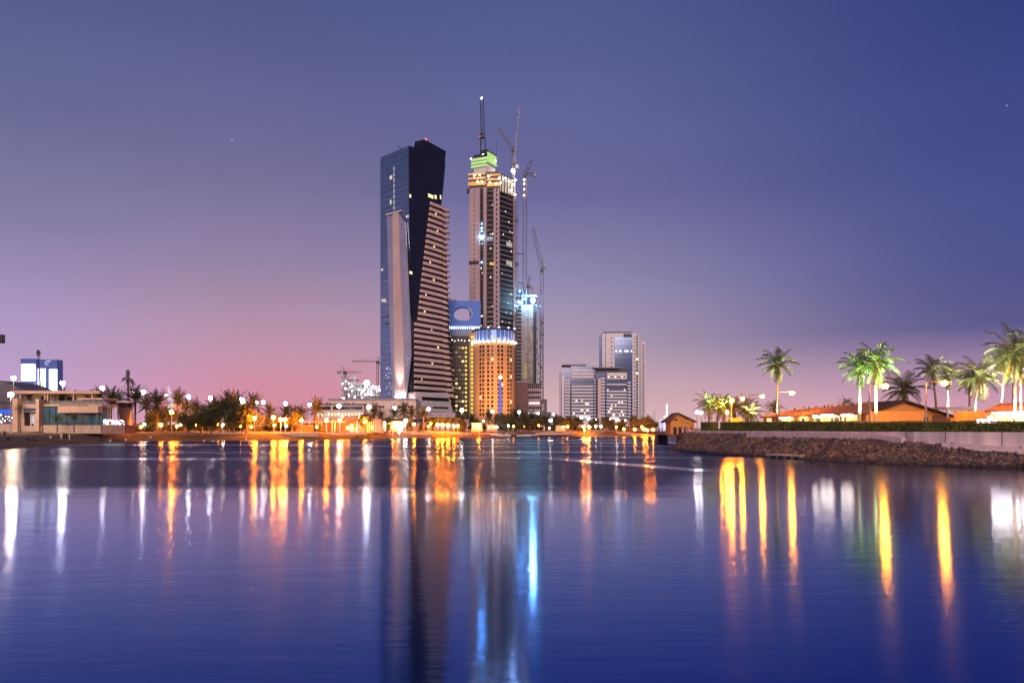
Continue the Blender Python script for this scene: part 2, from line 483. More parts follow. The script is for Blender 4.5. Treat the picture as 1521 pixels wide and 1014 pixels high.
# dark facade skin on the right face, 0.3 m proud
mb = MB()
pts = [(615, 618), (614, 479), (608.5, 400), (607, 260), (607, 216.8), (626.5, 222.3), (630, 207), (662, 225), (658.5, 260), (655, 302), (655, 400), (656, 479), (664, 618)]
RF.poly(mb, pts, .02, .3)
mb.build('dark_facade', G_dark, t1, fix=True)
mb = MB(); RF.poly(mb, [(626.5, 223.5), (630, 207.2), (661.8, 225.2), (660, 245), (626.5, 240)], -9, .0)
fin = mb.build('roof_fin', G_dark, t1, fix=True)
mb = MB(); p = rfp(634, 207, -1); mb.ball(p, .7); mb.cyl(p[0], p[1], p[2] - 2.5, p[2] - .5, .2)
mb.build('beacon', L_red, t1)
# balconies: white bands on the dark face, wrapping round the right-hand corner
z_top, z_bot, nfl = RF.z_(647, 303.5), RF.z_(640, 583), 35
SFp = rfxy(655, 0)
for k in range(nfl):
    f = k / (nfl - 1)
    z = z_top + (z_bot - z_top) * f
    yq = 303.5 + (583 - 303.5) * f
    xl = np.interp(yq, [303, 360, 420, 478, 483, 600], [638.5, 632, 625, 619.5, 614.5, 614.5])
    xr = np.interp(yq, [303, 500, 560, 600], [655, 655, 659, 663])
    a, b = rfxy(xl, .3), rfxy(xr, .3)
    a2, b2 = rfxy(xl, 1.5), rfxy(xr, 1.5)
    # the side return runs back at a sharper angle
    side = (b[0] + np.interp(yq, [303, 480, 590], [3.2, 4.0, 5.6]), b[1] + 9)
    mb = MB()
    h = 2.25
    mb.prism([a2, b2, (side[0] + .6, side[1] - 1), side, b, a], z - h, z)
    band = mb.build('balcony_band', C_pink, t1, fix=True)
    mb = MB()
    w = 2.6 + .8 * math.sin(k * 1.7)
    mb.prism([(b2[0] + .3, b2[1] + .5), (b2[0] + 3.2 + w * .55, b2[1] + 2.2), (side[0] + w, side[1] + .5), (side[0] - 1, side[1])], z - h - .35, z - h + .3)
    mb.build('balcony_slab', C_pink, band, fix=True)
    if k % 3 == 1:
        s0 = RF.s_(rnd.uniform(xl + 6, xr - 6))
        mb = MB(); RF.box(mb, s0, s0 + rnd.uniform(.8, 2.2), z - h - 1.6, z - h - .4, .3, .42)
        mb.build('window', W_warm, t1)
# dark glazing behind the side return
mb = MB()
c0, c1 = rfxy(655), rfxy(663)
mb.loft([[(c1[0] - 4, c1[1], z_bot - 4), (c1[0] + 4, c1[1] + 9, z_bot - 4), (c1[0] - 14, c1[1] + 16, z_bot - 4)], [(c0[0] - 4, c0[1], z_top), (c0[0] + 2.2, c0[1] + 9, z_top), (c0[0] - 14, c0[1] + 16, z_top)]])
mb.build('side_glazing', G_dark, t1, fix=True)
# solid pale base with slot windows
mb = MB()
RF.poly(mb, [(614.5, 583), (663, 583), (673, 622), (614.5, 622)], -6, 1.7)
base = mb.build('base_wall', C_white, t1, fix=True)
for (x0, x1, y0, y1) in ((624, 664, 590.5, 595.5), (640, 663.5, 604, 606.6), (640, 664, 611.5, 613.8)):
    mb = MB(); RF.pbox(mb, x0, x1, y0, y1, 1.7, 1.85, 650); mb.build('slot_window', G_win, t1)
# left face: slanted ledge, pale shaft for the reflected pink light, dashed light slits, lit windows
mb = MB(); LF.poly(mb, [(575.5, 318.5), (597, 312.5), (597, 314.5), (575.5, 320.5)], 0, 1.6); mb.build('ledge', C_white, t1, fix=True)
C_shaft = M('rose_reflection', (.68, .5, .45), .45, scale=.05, var=.12)  # pink light reflected by the curved face, put into this colour
C_shaft2 = M('grey_metal_cladding', (.5, .48, .54), .3, .6, scale=.06, var=.12)
mb = MB(); LF.poly(mb, [(584.5, 317), (592.5, 315), (596, 420), (600, 500), (603, 591), (588.5, 591), (586, 480)], 0, 1.0)
mb.build('shaft', C_shaft, t1, fix=True)
mb = MB(); LF.poly(mb, [(593, 316), (603, 330), (607.5, 420), (611, 500), (611.5, 530), (604, 591), (600.5, 500), (596.5, 420)], 0, .6)
mb.build('shaft_wing', C_shaft2, t1, fix=True)
mb = MB(); LF.poly(mb, [(575.5, 322), (584, 320), (585.5, 480), (588, 591), (584, 591), (579.5, 480)], 0, .6)
mb.build('shaft_wing', C_shaft2, t1, fix=True)
for i in range(8):
    y0 = 248 + i * 8.2
    mb = MB(); LF.pbox(mb, 584.6, 586.0, y0, y0 + 6.0, .02, .12); mb.build('light_slit', E('slit_glow', (.8, .8, 1), .55), t1)
for (x, y, w, h) in ((579, 261, 3.5, 5.5), (579.4, 297, 2, 6.5), (603, 320, 4, 3), (567, 444, 3, 4), (570.6, 444, 2.4, 4.5), (566, 399, 3, 3)):
    mb = MB(); LF.pbox(mb, x, x + w, y, y + h, .02, .12); mb.build('window', E('pale_lit_window', (1, .8, .62), .8), t1)
for (x, y, w, h) in ((635.5, 289, 7.5, 5), (645, 290, 3, 5.5), (653, 290, 1.6, 6), (607.6, 289, 2.4, 4.5), (607.8, 403, 4, 4)):
    mb = MB(); RF.pbox(mb, x, x + w, y, y + h, .31, .42); mb.build('window', E('office_light', (1, .86, .4), 1.4), t1)
for i in range(26):     # rooms lit behind the lower glass
    px = rnd.choice([rnd.uniform(573, 582), rnd.uniform(603, 611)]); py = rnd.uniform(545, 584) if px < 590 else rnd.uniform(528, 575)
    mb = MB(); LF.pbox(mb, px, px + rnd.uniform(.9, 1.8), py, py + rnd.uniform(1.0, 1.8), .62, .7); mb.build('window', E('dim_room', (.85, .85, 1), .7), t1)
mb = MB()       # roof cradle
q = LF.pt(LF.s_(590), zt, -3)
mb.tube([q, (q[0], q[1], q[2] + 3)], .25); mb.tube([(q[0] - 2.5, q[1], q[2] + 4.6), (q[0] + 3, q[1], q[2] + 1.2)], .3)
mb.build('roof_cradle', C_steel, t1)
for px in (592, 597.5, 604):     # uplights at the foot
    q = LF.pt(LF.s_(px), LF.z_(px, 589), 2.4)
    mb = MB(); mb.ball(q, .55); mb.build('uplight', L_white, t1)
sl = bpy.data.lights.new('facade_uplight', 'SPOT'); sl.energy = 60000; sl.spot_size = R(50); sl.spot_blend = 1; sl.color = (1, .95, .9); sl.shadow_soft_size = .5
so = bpy.data.objects.new('facade_uplight', sl); COL.objects.link(so); so.parent = t1
q = Vector(LF.pt(LF.s_(597), LF.z_(597, 590), 7)); so.location = q - t1.location
so.rotation_euler = (Vector(LF.pt(LF.s_(594), LF.z_(594, 520), 0)) - q).to_track_quat('-Z', 'Y').to_euler()

# podium in front and to the left of it
pod = thing('podium_building', 'long low pale building with dark window strips under the blue skyscraper', 'building', (PX(550, 570), 575, 2.9))
FP = flat_frame(570)
mb = MB(); FP.pbox(mb, 488, 618, 594.5, 622, -30, 0); mb.build('wall', C_pink, pod)
mb = MB(); FP.pbox(mb, 487, 617, 591.8, 594.4, -20, .8); mb.build('roof_edge', C_conc, pod)
mb = MB(); FP.pbox(mb, 474, 545, 602, 622, .1, 12); mb.build('lower_wall', C_pink, pod)
mb = MB(); FP.pbox(mb, 473, 546, 600.2, 602, .1, 12.8); mb.build('terrace_edge', C_conc_d, pod)
for x0, x1 in ((476, 497), (500, 543)):
    mb = MB(); FP.pbox(mb, x0, x1, 604, 609, 12, 12.2); mb.build('window_strip', G_win, pod)
for x0, x1 in ((562, 571), (591, 600), (606, 614)):
    mb = MB(); FP.pbox(mb, x0, x1, 602.5, 605.5, 0, .15); mb.build('slot_window', G_win, pod)
for i in range(14):
    px = 478 + i * 4.9
    mb = MB(); FP.pbox(mb, px, px + 2.6, 613.5, 617.5, 12, 12.15); mb.build('shop_window', W_warm if i % 3 else W_white, pod)
for px in (479, 489, 493, 515, 520, 527):
    mb = MB(); FP.pbox(mb, px, px + 2, 598.4, 600.2, 8, 9); mb.build('roof_unit', C_steel_d, pod)

# construction site left of the skyscraper
site = thing('building_shell', 'low concrete building shell under white work lights left of the blue skyscraper', 'building site', (PX(535, 650), 655, 2.9))
FS = flat_frame(650)
mb = MB()
for i, (yt) in enumerate((562, 570, 578, 586, 594)):
    mb2 = MB(); FS.pbox(mb2, 506 + (3 if i == 0 else 0), 566 if i > 1 else 527 + i * 22, yt, yt + 1.3, -20, 0); mb2.build('floor_slab', C_conc, site)
for i in range(13):
    px = 507 + i * 4.8
    top = 558 if px < 530 else 572
    mb2 = MB(); FS.pbox(mb2, px, px + 1.0, top + rnd.uniform(-2, 3), 622, -1.6, -.1); mb2.build('column', C_conc, site)
mb2 = MB(); FS.pbox(mb2, 508, 566, 572, 622, -19, -9); mb2.build('core_wall', C_white, site)
for i in range(34):
    px, py = rnd.uniform(507, 564), rnd.uniform(563, 592)
    if px > 530 and py < 572: py += 12
    mb2 = MB(); mb2.ball((PX(px, 649), 649.2, PZ(py, 649)), rnd.uniform(.35, .8), 6, 4); mb2.build('work_light', E('work_light', (.9, .93, 1), 9), site)
fl = thing('floodlight_mast', 'brilliant white floodlight on a mast above the building shell left of the blue skyscraper', 'floodlight', (PX(545, 640), 640, 2.9), 'construction floodlights')
mb = MB(); mb.tube([(PX(545, 640), 640, 2.9), (PX(545, 640), 640, PZ(569, 640) - 1.5)], .35); mb.build('mast', C_steel, fl)
mb = MB(); mb.ball((PX(545, 640), 639.5, PZ(568.5, 640)), 1.9); mb.build('lamp', L_flood, fl)

def tower_crane(name, label, px, Y, y_base, y_top, jib, counter, w=1.8, r=.14, mat=None, apex=4, z0=None):
    """lattice mast plus jib (list of photo points, tip last); counter = photo point of the counterweight"""
    mat = mat or C_steel
    zb_, zt_ = (z0 if z0 is not None else PZ(y_base, Y)), PZ(y_top, Y)
    x = PX(px, Y)
    t = thing(name, label, 'crane', (x, Y, zb_), 'tower cranes')
    mb = MB(); mb.lattice((x, Y, zb_), (x, Y, zt_), w, r); mast = mb.build('mast', mat, t)
    mb = MB(); mb.box(x - 1.3, x + 1.3, Y - 1.6, Y + 1.2, zt_, zt_ + 2.4); mb.build('cab', C_steel_d, mast)
    jt = (PX(jib[0], Y), Y, PZ(jib[1], Y))
    mb = MB(); mb.lattice((x, Y, zt_ + 2), jt, w * .7, r * .8); mb.build('jib', mat, t)
    ct = (PX(counter[0], Y), Y, PZ(counter[1], Y))
    mb = MB(); mb.lattice((x, Y, zt_ + 2), ct, w * .8, r); cj = mb.build('counter_jib', mat, t)
    mb = MB(); mb.box(ct[0] - 1.2, ct[0] + 1.2, Y - 1.2, Y + 1.2, ct[2] - 1.8, ct[2] + 1); mb.build('counterweight', C_conc, cj)
    ap = (x + (ct[0] - x) * .35, Y, zt_ + 2 + apex)
    mb = MB(); mb.tube([(x, Y, zt_ + 2), ap], .3); mb.tube([ap, jt], .09, 4); mb.tube([ap, ct], .09, 4); mb.build('pendant_lines', mat, t)
    return t
tower_crane('tower_crane', 'small pale tower crane with a level jib above the white lit building shell', 512.5, 655, 590, 556, (537, 553.5), (503, 552), z0=2.9, w=1.6, r=.13)
tower_crane('tower_crane', 'far tower crane whose bright level jib shows behind the building shell', 561, 720, 590, 540, (523, 536.5), (566, 539), z0=2.9, w=1.6, r=.13)

# ================================================================ unfinished tower
U = Frame((PX(697, 706), 706), (PX(742, 700), 700))
S = Frame((PX(742, 700), 700), (PX(764, 716), 716))
t2 = thing('unfinished_tower', 'tallest unfinished concrete tower with yellow and green screens round its lit top', 'skyscraper', (PX(730, 710), 710, 2.9))
C_rose = M('rose_concrete', (.46, .36, .38), .8, scale=.06, var=.18, stretch=(1, 1, .3))
zt2 = PZ(279, 703)
bl, bf, br = U.pt(U.s_(697.5), 0), U.pt(U.s_(742), 0), S.pt(S.s_(764), 0)
mb = MB(); mb.prism([(bl[0], bl[1]), (bf[0], bf[1]), (br[0], br[1]), (br[0] - 16, br[1] + 14), (bl[0] - .5, bl[1] + 26)], 2.5, zt2)
mb.build('core', C_dark, t2, fix=True)
mb = MB(); U.pbox(mb, 705.5, 713.3, 279, 620, 0, 1.3, 720); U.pbox(mb, 699.5, 705.6, 279, 620, 0, 1.0, 720); mb.build('wall_strip', C_rose, t2)
mb = MB(); U.pbox(mb, 697.3, 700, 280, 455, 0, .8, 720); mb.build('wall_strip', C_rose, t2)
mb = MB(); U.pbox(mb, 718.5, 723.2, 279, 620, 0, 1.3, 720); mb.build('wall_strip', C_rose, t2)
mb = MB(); U.pbox(mb, 733.5, 742.3, 281, 620, 0, 1.1, 720); mb.build('wall_strip', C_rose, t2)
mb = MB(); S.pbox(mb, 762.3, 764.4, 283, 620, 0, .6); mb.build('wall_strip', C_rose, t2)
zf = [zt2 - 4.25 * k for k in range(1, 47)]
wins = []
for k, z in enumerate(zf[:44]):
    for px in (704.3, 737.2):
        mb = MB(); s0 = U.s_(px); U.box(mb, s0, s0 + 1.15, z, z + 2.3, 1.05 if px > 720 else .95, 1.16 if px > 720 else 1.06); wins.append((mb, 0))
many(t2, 'window', wins, [G_win])
for z in zf[:41]:
    a = [U.pt(U.s_(723.3) + (U.s_(733.4) - U.s_(723.3)) * i / 6, 0, 1.0 + 1.5 * math.sin(math.pi * i / 6)) for i in range(7)]
    poly = [(p[0], p[1]) for p in a] + [(U.pt(U.s_(733.4), 0, .05)[0], U.pt(U.s_(733.4), 0, .05)[1]), (U.pt(U.s_(723.3), 0, .05)[0], U.pt(U.s_(723.3), 0, .05)[1])]
    mb = MB(); mb.prism(poly, z, z + (.45 if z > 110 else 1.1)); mb.build('balcony_slab', C_conc, t2, fix=True)
for z in zf[:45]:
    mb = MB(); S.box(mb, S.s_(742.5), S.s_(764), z, z + .55, -1, .9); mb.build('floor_slab', C_conc, t2)
for z in zf[:44:2]:
    mb = MB(); U.box(mb, U.s_(713.5), U.s_(718.3), z, z + .5, 0, .5); mb.build('bay_slab', C_conc_d, t2)
# working floors: lit room on two storeys, dark hoist platform
mb = MB(); U.pbox(mb, 697.5, 712, 388.5, 392.5, 1.3, 2.6, 705); mb.build('platform', C_steel_d, t2)
mb = MB(); U.pbox(mb, 694, 698, 281, 286.5, -2, 1.5, 697); mb.build('loading_deck', C_steel_d, t2)
mb = MB(); U.pbox(mb, 723.6, 732, 352, 358, .1, .8); mb.build('lit_floor', E('lit_floor', (.85, .85, 1), .5), t2)
mb = MB(); U.pbox(mb, 728.5, 735, 391, 394.5, 2.4, 2.6); mb.build('lit_floor', E('lit_floor_yellow', (1, .62, .12), .9), t2)
for (x0, y0) in ((752, 359), (752, 387)):
    mb = MB(); S.pbox(mb, x0, x0 + 8, y0, y0 + 7, .1, .5); mb.build('lit_floor', E('lit_floor_pale', (1, .88, .8), .5), t2)
def ball_on(fr, px, py, off, r, mat, parent, name):
    mb = MB(); mb.ball(fr.pt(fr.s_(px), fr.z_(px, py), off), r, 8, 5); return mb.build(name, mat, parent)
L_work = E('tower_work_light', (.22, .66, 1), 200)
L_cyan = E('tower_blue_light', (.14, .55, 1), 45)
ball_on(U, 715.8, 352.5, 1.6, 1.0, L_work, t2, 'work_light')
for py, r in ((333, .4), (339, .45), (344, .4), (390, .5)): ball_on(U, 716, py, 1.2, r, L_cyan, t2, 'work_light')
# the top: yellow screens, pale climbing formwork, green lit core
S_yel = M('yellow_safety_screen', (.75, .36, .08), .7, scale=.8, emit=(1, .62, .28), es=.3)  # glow in the material stands for work light on the screens
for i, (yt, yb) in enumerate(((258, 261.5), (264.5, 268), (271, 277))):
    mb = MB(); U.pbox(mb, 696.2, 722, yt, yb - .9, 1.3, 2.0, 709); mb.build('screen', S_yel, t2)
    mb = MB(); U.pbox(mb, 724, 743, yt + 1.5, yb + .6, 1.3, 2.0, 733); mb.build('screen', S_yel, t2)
mb = MB(); U.pbox(mb, 697.5, 742, 256, 281, -14, .2, 720); mb.build('top_floors', C_conc_d, t2)
C_form = M('pale_formwork', (.7, .62, .5), .7, scale=.6, var=.3, emit=(1, .85, .65), es=.25)  # work light on the formwork, given as its own weak glow
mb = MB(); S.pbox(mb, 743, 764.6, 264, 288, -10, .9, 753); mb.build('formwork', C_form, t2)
for i in range(5):
    mb = MB(); S.pbox(mb, 743 + i * 4.4, 743.7 + i * 4.4, 262, 289, .9, 1.4, 753); mb.build('formwork_rib', C_steel_d, t2)
S_green = M('green_safety_screen', (.4, .62, .25), .7, scale=.8, emit=(.5, 1, .3), es=.4)  # green light on these screens comes from their own material glow
GFr = Frame((PX(701.5, 712), 712), (PX(723.5, 706), 706)); GS = Frame((PX(723.5, 706), 706), (PX(736.5, 720), 720))
mb = MB(); GFr.pbox(mb, 704, 723.3, 231, 260, -14, 0); mb.build('core_top', C_conc, t2)
mb = MB(); GFr.pbox(mb, 703.6, 723.3, 229.5, 234, -9, .3, 712); GS.pbox(mb, 722.6, 737, 226, 233, -6, .3, 729); mb.build('core_cap', C_steel_d, t2)
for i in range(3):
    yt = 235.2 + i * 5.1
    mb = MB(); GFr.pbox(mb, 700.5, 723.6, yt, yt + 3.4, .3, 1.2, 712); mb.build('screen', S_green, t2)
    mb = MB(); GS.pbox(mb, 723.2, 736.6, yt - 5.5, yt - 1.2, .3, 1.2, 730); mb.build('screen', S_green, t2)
mb = MB(); GFr.pbox(mb, 704.4, 723, 250.4, 258.5, 0, .5); mb.build('core_wall', C_white, t2)
mb = MB(); GS.pbox(mb, 723.2, 735, 248, 258, 0, .5); mb.build('core_wall', C_white, t2)
for _ in range(26):
    mb = MB(); px, k = rnd.choice([714.2, 714.2, 715.8, 725, 728, 731]), rnd.randrange(2, 40)
    z = zf[k] + rnd.uniform(.6, 1.2); s0 = U.s_(px); U.box(mb, s0, s0 + rnd.uniform(.5, 1.1), z, z + rnd.uniform(.8, 1.6), .02, .12); mb.build('lit_opening', E('site_room', (1, .87, .75), 1.5), t2)
for _ in range(24):
    mb = MB(); px, k = rnd.uniform(744, 760), rnd.randrange(2, 42)
    z = zf[k] + .8; s0 = S.s_(px); S.box(mb, s0, s0 + rnd.uniform(.6, 1.8), z, z + rnd.uniform(.7, 1.8), .02, .12); mb.build('lit_opening', E('site_room', (1, .87, .75), 1.5), t2)
L_top = E('tower_top_light', (.95, 1, .95), 40)
for (px, py) in ((701, 237.5), (719, 231), (737.5, 241), (706, 262.5), (714, 262), (711, 271), (717, 271), (727, 264), (729, 272.5), (738, 274), (742.5, 266), (745, 273)):
    ball_on(U, px, py, 3.2, .42, L_top, t2, 'work_light')
for (px, py) in ((748, 266), (754, 270), (760, 275), (757, 283), (763, 268), (762.5, 290)):
    ball_on(S, px, py, 2.2, .5, L_top, t2, 'work_light')
mb = MB(); q = S.pt(S.s_(766.5), 0, 1); mb.lattice((q[0], q[1], 3), (q[0], q[1], PZ(286, 716)), 1.6, .14); mb.build('hoist_mast', C_steel, t2)
for py in (330, 395, 470):
    mb = MB(); mb.box(q[0] - 1.4, q[0] + 1.4, q[1] - 2.4, q[1] - .9, PZ(py, 716), PZ(py, 716) + 3); mb.build('hoist_cage', C_steel_d, t2)
mb = MB(); mb.tube([S.pt(S.s_(737.5), PZ(256, 705), 0), S.pt(S.s_(737.5), PZ(221, 705), 0)], .16); mb.build('aerial', C_steel_d, t2)

# cranes round the unfinished towers
c = tower_crane('tower_crane', 'dark luffing crane standing upright on the very top of the tallest unfinished tower', 717.3, 712, 232, 205, (715.6, 147), (713, 203), w=4.2, r=.32, mat=C_steel_d, apex=6)
mb = MB(); mb.ball((PX(715.6, 711), 711, PZ(145.8, 711)), .55); mb.build('tip_lamp', L_far, c)
c = tower_crane('tower_crane', 'pale crane beside the unfinished tower with its long jib raised almost upright', 763.5, 722, 620, 247, (772, 160), (768.5, 247), w=2.2, r=.2, mat=C_pole, z0=2.9, apex=8)
c = tower_crane('tower_crane', 'crane by the unfinished tower with a dark jib leaning up to the left', 761.5, 735, 620, 226, (740, 190), (766, 224), w=2, r=.18, mat=C_steel, z0=2.9, apex=3)
c = tower_crane('tower_crane', 'long thin crane right of the unfinished tower with a short raised arm', 779.5, 735, 620, 262, (790.5, 236), (794, 259.5), w=3.2, r=.24, mat=C_steel, z0=2.9, apex=3)
for py in (378, 421): 
    mb = MB(); mb.tube([(PX(764, 734), 730, PZ(py, 735)), (PX(779, 735), 735, PZ(py, 735))], .35, 5); mb.build('wall_tie', C_steel_d, c)
for py in (267, 273, 281, 290): 
    mb = MB(); mb.ball((PX(778.5, 733), 733, PZ(py, 733)), .5, 6, 4); mb.build('mast_lamp', L_warm, c)
tower_crane('tower_crane', 'rightmost crane with a thin jib leaning left over the scaffolded tower', 804.8, 740, 620, 404, (791.5, 338), (809, 396), w=2.8, r=.24, mat=C_steel, z0=2.9, apex=12)
tower_crane('tower_crane', 'small crane with a short arm just above the bright blue white floodlight', 783.5, 745, 620, 428, (787.5, 409), (790, 427), w=2, r=.18, mat=C_steel, z0=2.9, apex=2)

# ================================================================ second unfinished tower with scaffolding
t3 = thing('scaffolded_tower', 'lower unfinished concrete tower with scaffolding up its right side and a blue lit top', 'skyscraper', (PX(785, 740), 745, 2.9))
F3 = flat_frame(728)
mb = MB(); F3.pbox(mb, 764, 776, 452, 620, -14, 0); mb.build('slab_block', C_dark, t3)
for k in range(28):
    mb = MB(); F3.pbox(mb, 764, 776, 453 + k * 5.6, 454.6 + k * 5.6, -2, .5); mb.build('floor_slab', C_conc, t3)
mb = MB(); F3.pbox(mb, 774.5, 777, 440, 620, -1, .8); mb.build('wall_edge', C_conc, t3)
mb = MB(); F3.pbox(mb, 777, 784, 453, 620, -14, 1); mb.build('shaft', C_conc, t3)
mb = MB(); F3.pbox(mb, 784.5, 792, 453, 620, -14, 1.6); mb.build('shaft', C_conc, t3)
mb = MB(); F3.pbox(mb, 784, 784.6, 458, 620, -13, -.5); F3.pbox(mb, 792, 797, 450, 600, -14, -1); mb.build('dark_bay', C_dark, t3)
mb = MB(); F3.pbox(mb, 777.5, 782.5, 540, 562, 1, 1.15); mb.build('lit_strip', E('lit_strip', (1, .75, .35), .35), t3)
mb = MB(); F3.pbox(mb, 766, 782, 430, 437, -12, -1); mb.build('lit_floor', E('blue_lit_floor', (.16, .45, 1), .45), t3)
for px in (766, 771, 776, 781): 
    mb = MB(); F3.pbox(mb, px, px + .9, 428, 454, -3, -.4); mb.build('column', C_conc, t3)
mb = MB(); F3.pbox(mb, 765, 798, 438, 440, -13, -.2); mb.build('floor_slab', C_conc, t3)
mb = MB(); F3.pbox(mb, 777, 797, 446, 453, -13, -.6); mb.build('lit_floor', E('blue_lit_floor', (.16, .45, 1), .45), t3)
for (px, py, r) in ((772, 432, .7), (770.5, 448, .8), (776, 456, .6), (774, 449, .6), (768, 455, .45), (779, 444, .55)):
    mb = MB(); mb.ball((PX(px, 726), 726, PZ(py, 726)), r, 8, 5); mb.build('work_light', L_cyan, t3)
# scaffold: standards, ledgers and boards with gaps
x0, x1 = PX(794, 727), PX(805.5, 727)
for i in range(6):
    x = x0 + (x1 - x0) * i / 5
    mb = MB(); mb.tube([(x, 725.5, 2.9), (x, 725.5, PZ(452, 727))], .16, 4); mb.tube([(x, 729, 2.9), (x, 729, PZ(452, 727))], .16, 4); mb.build('scaffold_standard', C_steel, t3)
for k in range(42):
    z = 5 + k * 2.7
    if z > PZ(452, 727): break
    mb = MB(); mb.box(x0, x1, 725.4, 725.7, z, z + .25); mb.build('scaffold_ledger', C_steel, t3)
    j = rnd.randrange(5)
    xa = x0 + (x1 - x0) * j / 5
    mb = MB(); mb.box(xa, xa + (x1 - x0) / 5 * rnd.choice([1, 2]), 725.8, 728.6, z, z + 1.4); mb.build('scaffold_board', C_steel_d if rnd.random() < .6 else C_conc, t3)
fl = thing('floodlight_mast', 'brilliant blue white floodlight high on the scaffolded unfinished tower', 'floodlight', (PX(791.5, 722), 722, PZ(453, 722)), 'construction floodlights')
mb = MB(); mb.tube([(PX(791.5, 722), 723, PZ(453, 722)), (PX(791.5, 722), 723, PZ(446, 722))], .3); mb.build('mast', C_steel, fl)
mb = MB(); mb.ball((PX(791.5, 721), 721.5, PZ(446, 721)), 1.8); mb.build('lamp', E('blue_floodlight', (.3, .68, 1), 420), fl)
fl = thing('floodlight_mast', 'white floodlight at the right corner of the tallest tower below the crossed cranes', 'floodlight', (PX(762, 715), 715, PZ(268, 715)), 'construction floodlights')
mb = MB(); mb.tube([(PX(762, 715), 715.5, PZ(268, 715)), (PX(762, 715), 715.5, PZ(254, 715))], .3); mb.build('mast', C_steel, fl)
mb = MB(); mb.ball((PX(762, 714), 714, PZ(254, 714)), 1.5); mb.build('lamp', E('warm_floodlight', (1, .88, .7), 110), fl)

# brown blocks at the foot
bb = thing('stone_block', 'brown stone block between the orange round hotel and the balconied block', 'building', (PX(772, 640), 645, 2.9))
FB = flat_frame(640)
mb = MB(); FB.pbox(mb, 762, 784.5, 568, 622, -14, 0); mb.build('wall', M('brown_stone', (.26, .15, .13), .85, scale=.5, var=.15), bb)
mb = MB(); FB.pbox(mb, 761.5, 785, 566.5, 568, -14, .6); mb.build('parapet', C_rose, bb)
bb = thing('balcony_block', 'brown block with stacked open balconies, one floor brightly lit', 'building', (PX(794, 640), 645, 2.9))
mb = MB(); FB.pbox(mb, 785, 802.5, 569, 622, -14, -2); mb.build('wall', C_dark, bb)
for k in range(6):
    mb = MB(); FB.pbox(mb, 784.7, 803, 577 + k * 7.6, 581 + k * 7.6, -2.2, 1); mb.build('balcony', C_rose, bb)
for k in range(6):
    mb = MB(); FB.pbox(mb, 786 + k * 3, 786.6 + k * 3, 570, 620, -.8, -.2); mb.build('post', C_rose, bb)
mb = MB(); FB.pbox(mb, 785.5, 802, 597, 599.6, -1.9, -1.2); mb.build('lit_floor', E('lit_balcony', (1, .82, .7), 2.2), bb)
mb = MB(); FB.pbox(mb, 785, 800, 612, 616, -1.9, -1.2); mb.build('lit_floor', E('lit_balcony', (1, .82, .7), 2.2), bb)
bb = thing('dark_block', 'small dark block with a square opening right of the balconied brown block', 'building', (PX(807, 640), 645, 2.9))
mb = MB(); FB.pbox(mb, 803.4, 812.5, 592.5, 622, -12, -.5); mb.build('wall', C_conc_d, bb)
mb = MB(); FB.pbox(mb, 804.5, 808.5, 599, 610, -.5, -.35); mb.build('opening', C_rose, bb)
mb = MB(); FB.pbox(mb, 803, 818, 612, 622, -.4, 5); mb.build('lower_wall', C_conc_d, bb)

# ================================================================ hotel: glass wing with the pierced blue crown wall
hw = thing('hotel_wing', 'dark glass building under a blue lit wall with an oval hole', 'hotel', (PX(685, 675), 680, 2.9))
FH = flat_frame(672)
mb = MB(); FH.pbox(mb, 660.5, 697, 490, 622, -24, 0); mb.build('glass_wall', facade_glass('brown_curtain_wall', (.022, .014, .012), .0, .3, 3.4, 2.2), hw)
mb = MB(); FH.pbox(mb, 697, 712.5, 492, 622, -24, .6); mb.build('stair_wall', M('ochre_stone', (.55, .36, .14), .8, scale=.4), hw)
# crown wall with the oval hole: ring of quads between ellipse and rectangle
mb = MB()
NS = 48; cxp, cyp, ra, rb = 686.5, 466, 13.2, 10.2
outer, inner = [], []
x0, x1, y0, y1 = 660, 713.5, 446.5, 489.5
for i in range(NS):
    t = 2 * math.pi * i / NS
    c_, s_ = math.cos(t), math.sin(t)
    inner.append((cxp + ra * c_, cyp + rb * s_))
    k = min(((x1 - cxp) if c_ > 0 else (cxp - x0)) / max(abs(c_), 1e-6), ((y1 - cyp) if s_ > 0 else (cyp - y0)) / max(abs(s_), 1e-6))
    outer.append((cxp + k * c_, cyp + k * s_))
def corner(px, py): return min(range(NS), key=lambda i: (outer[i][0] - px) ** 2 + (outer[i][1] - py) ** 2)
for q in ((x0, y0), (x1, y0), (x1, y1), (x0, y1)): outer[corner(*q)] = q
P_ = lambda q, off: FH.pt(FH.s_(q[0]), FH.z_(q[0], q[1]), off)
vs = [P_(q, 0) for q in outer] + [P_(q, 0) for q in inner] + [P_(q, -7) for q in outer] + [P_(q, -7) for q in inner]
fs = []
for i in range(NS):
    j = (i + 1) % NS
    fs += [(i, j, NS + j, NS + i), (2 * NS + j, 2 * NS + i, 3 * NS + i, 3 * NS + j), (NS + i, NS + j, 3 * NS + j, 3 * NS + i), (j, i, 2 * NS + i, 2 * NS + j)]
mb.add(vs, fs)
crown = mb.build('crown_wall', M('blue_lit_panel', (.05, .16, .55), .5, scale=.1, var=.1, emit=(.02, .16, .75), es=.12), hw, fix=True)  # blue floodlighting put into the panel as its own glow
mb = MB()
vs = [FH.pt(FH.s_(cxp + 1.2 + (ra + w) * math.cos(t)), FH.z_(cxp, cyp - .2 + (rb + w) * math.sin(t)), .5) for w in (.1, .9) for t in [(-.9 + 2.2 * i / 14) for i in range(15)]]
mb.add(vs, [(i, i + 1, 16 + i, 15 + i) for i in range(14)])
mb.build('crescent_trim', C_white, crown)
mb = MB()
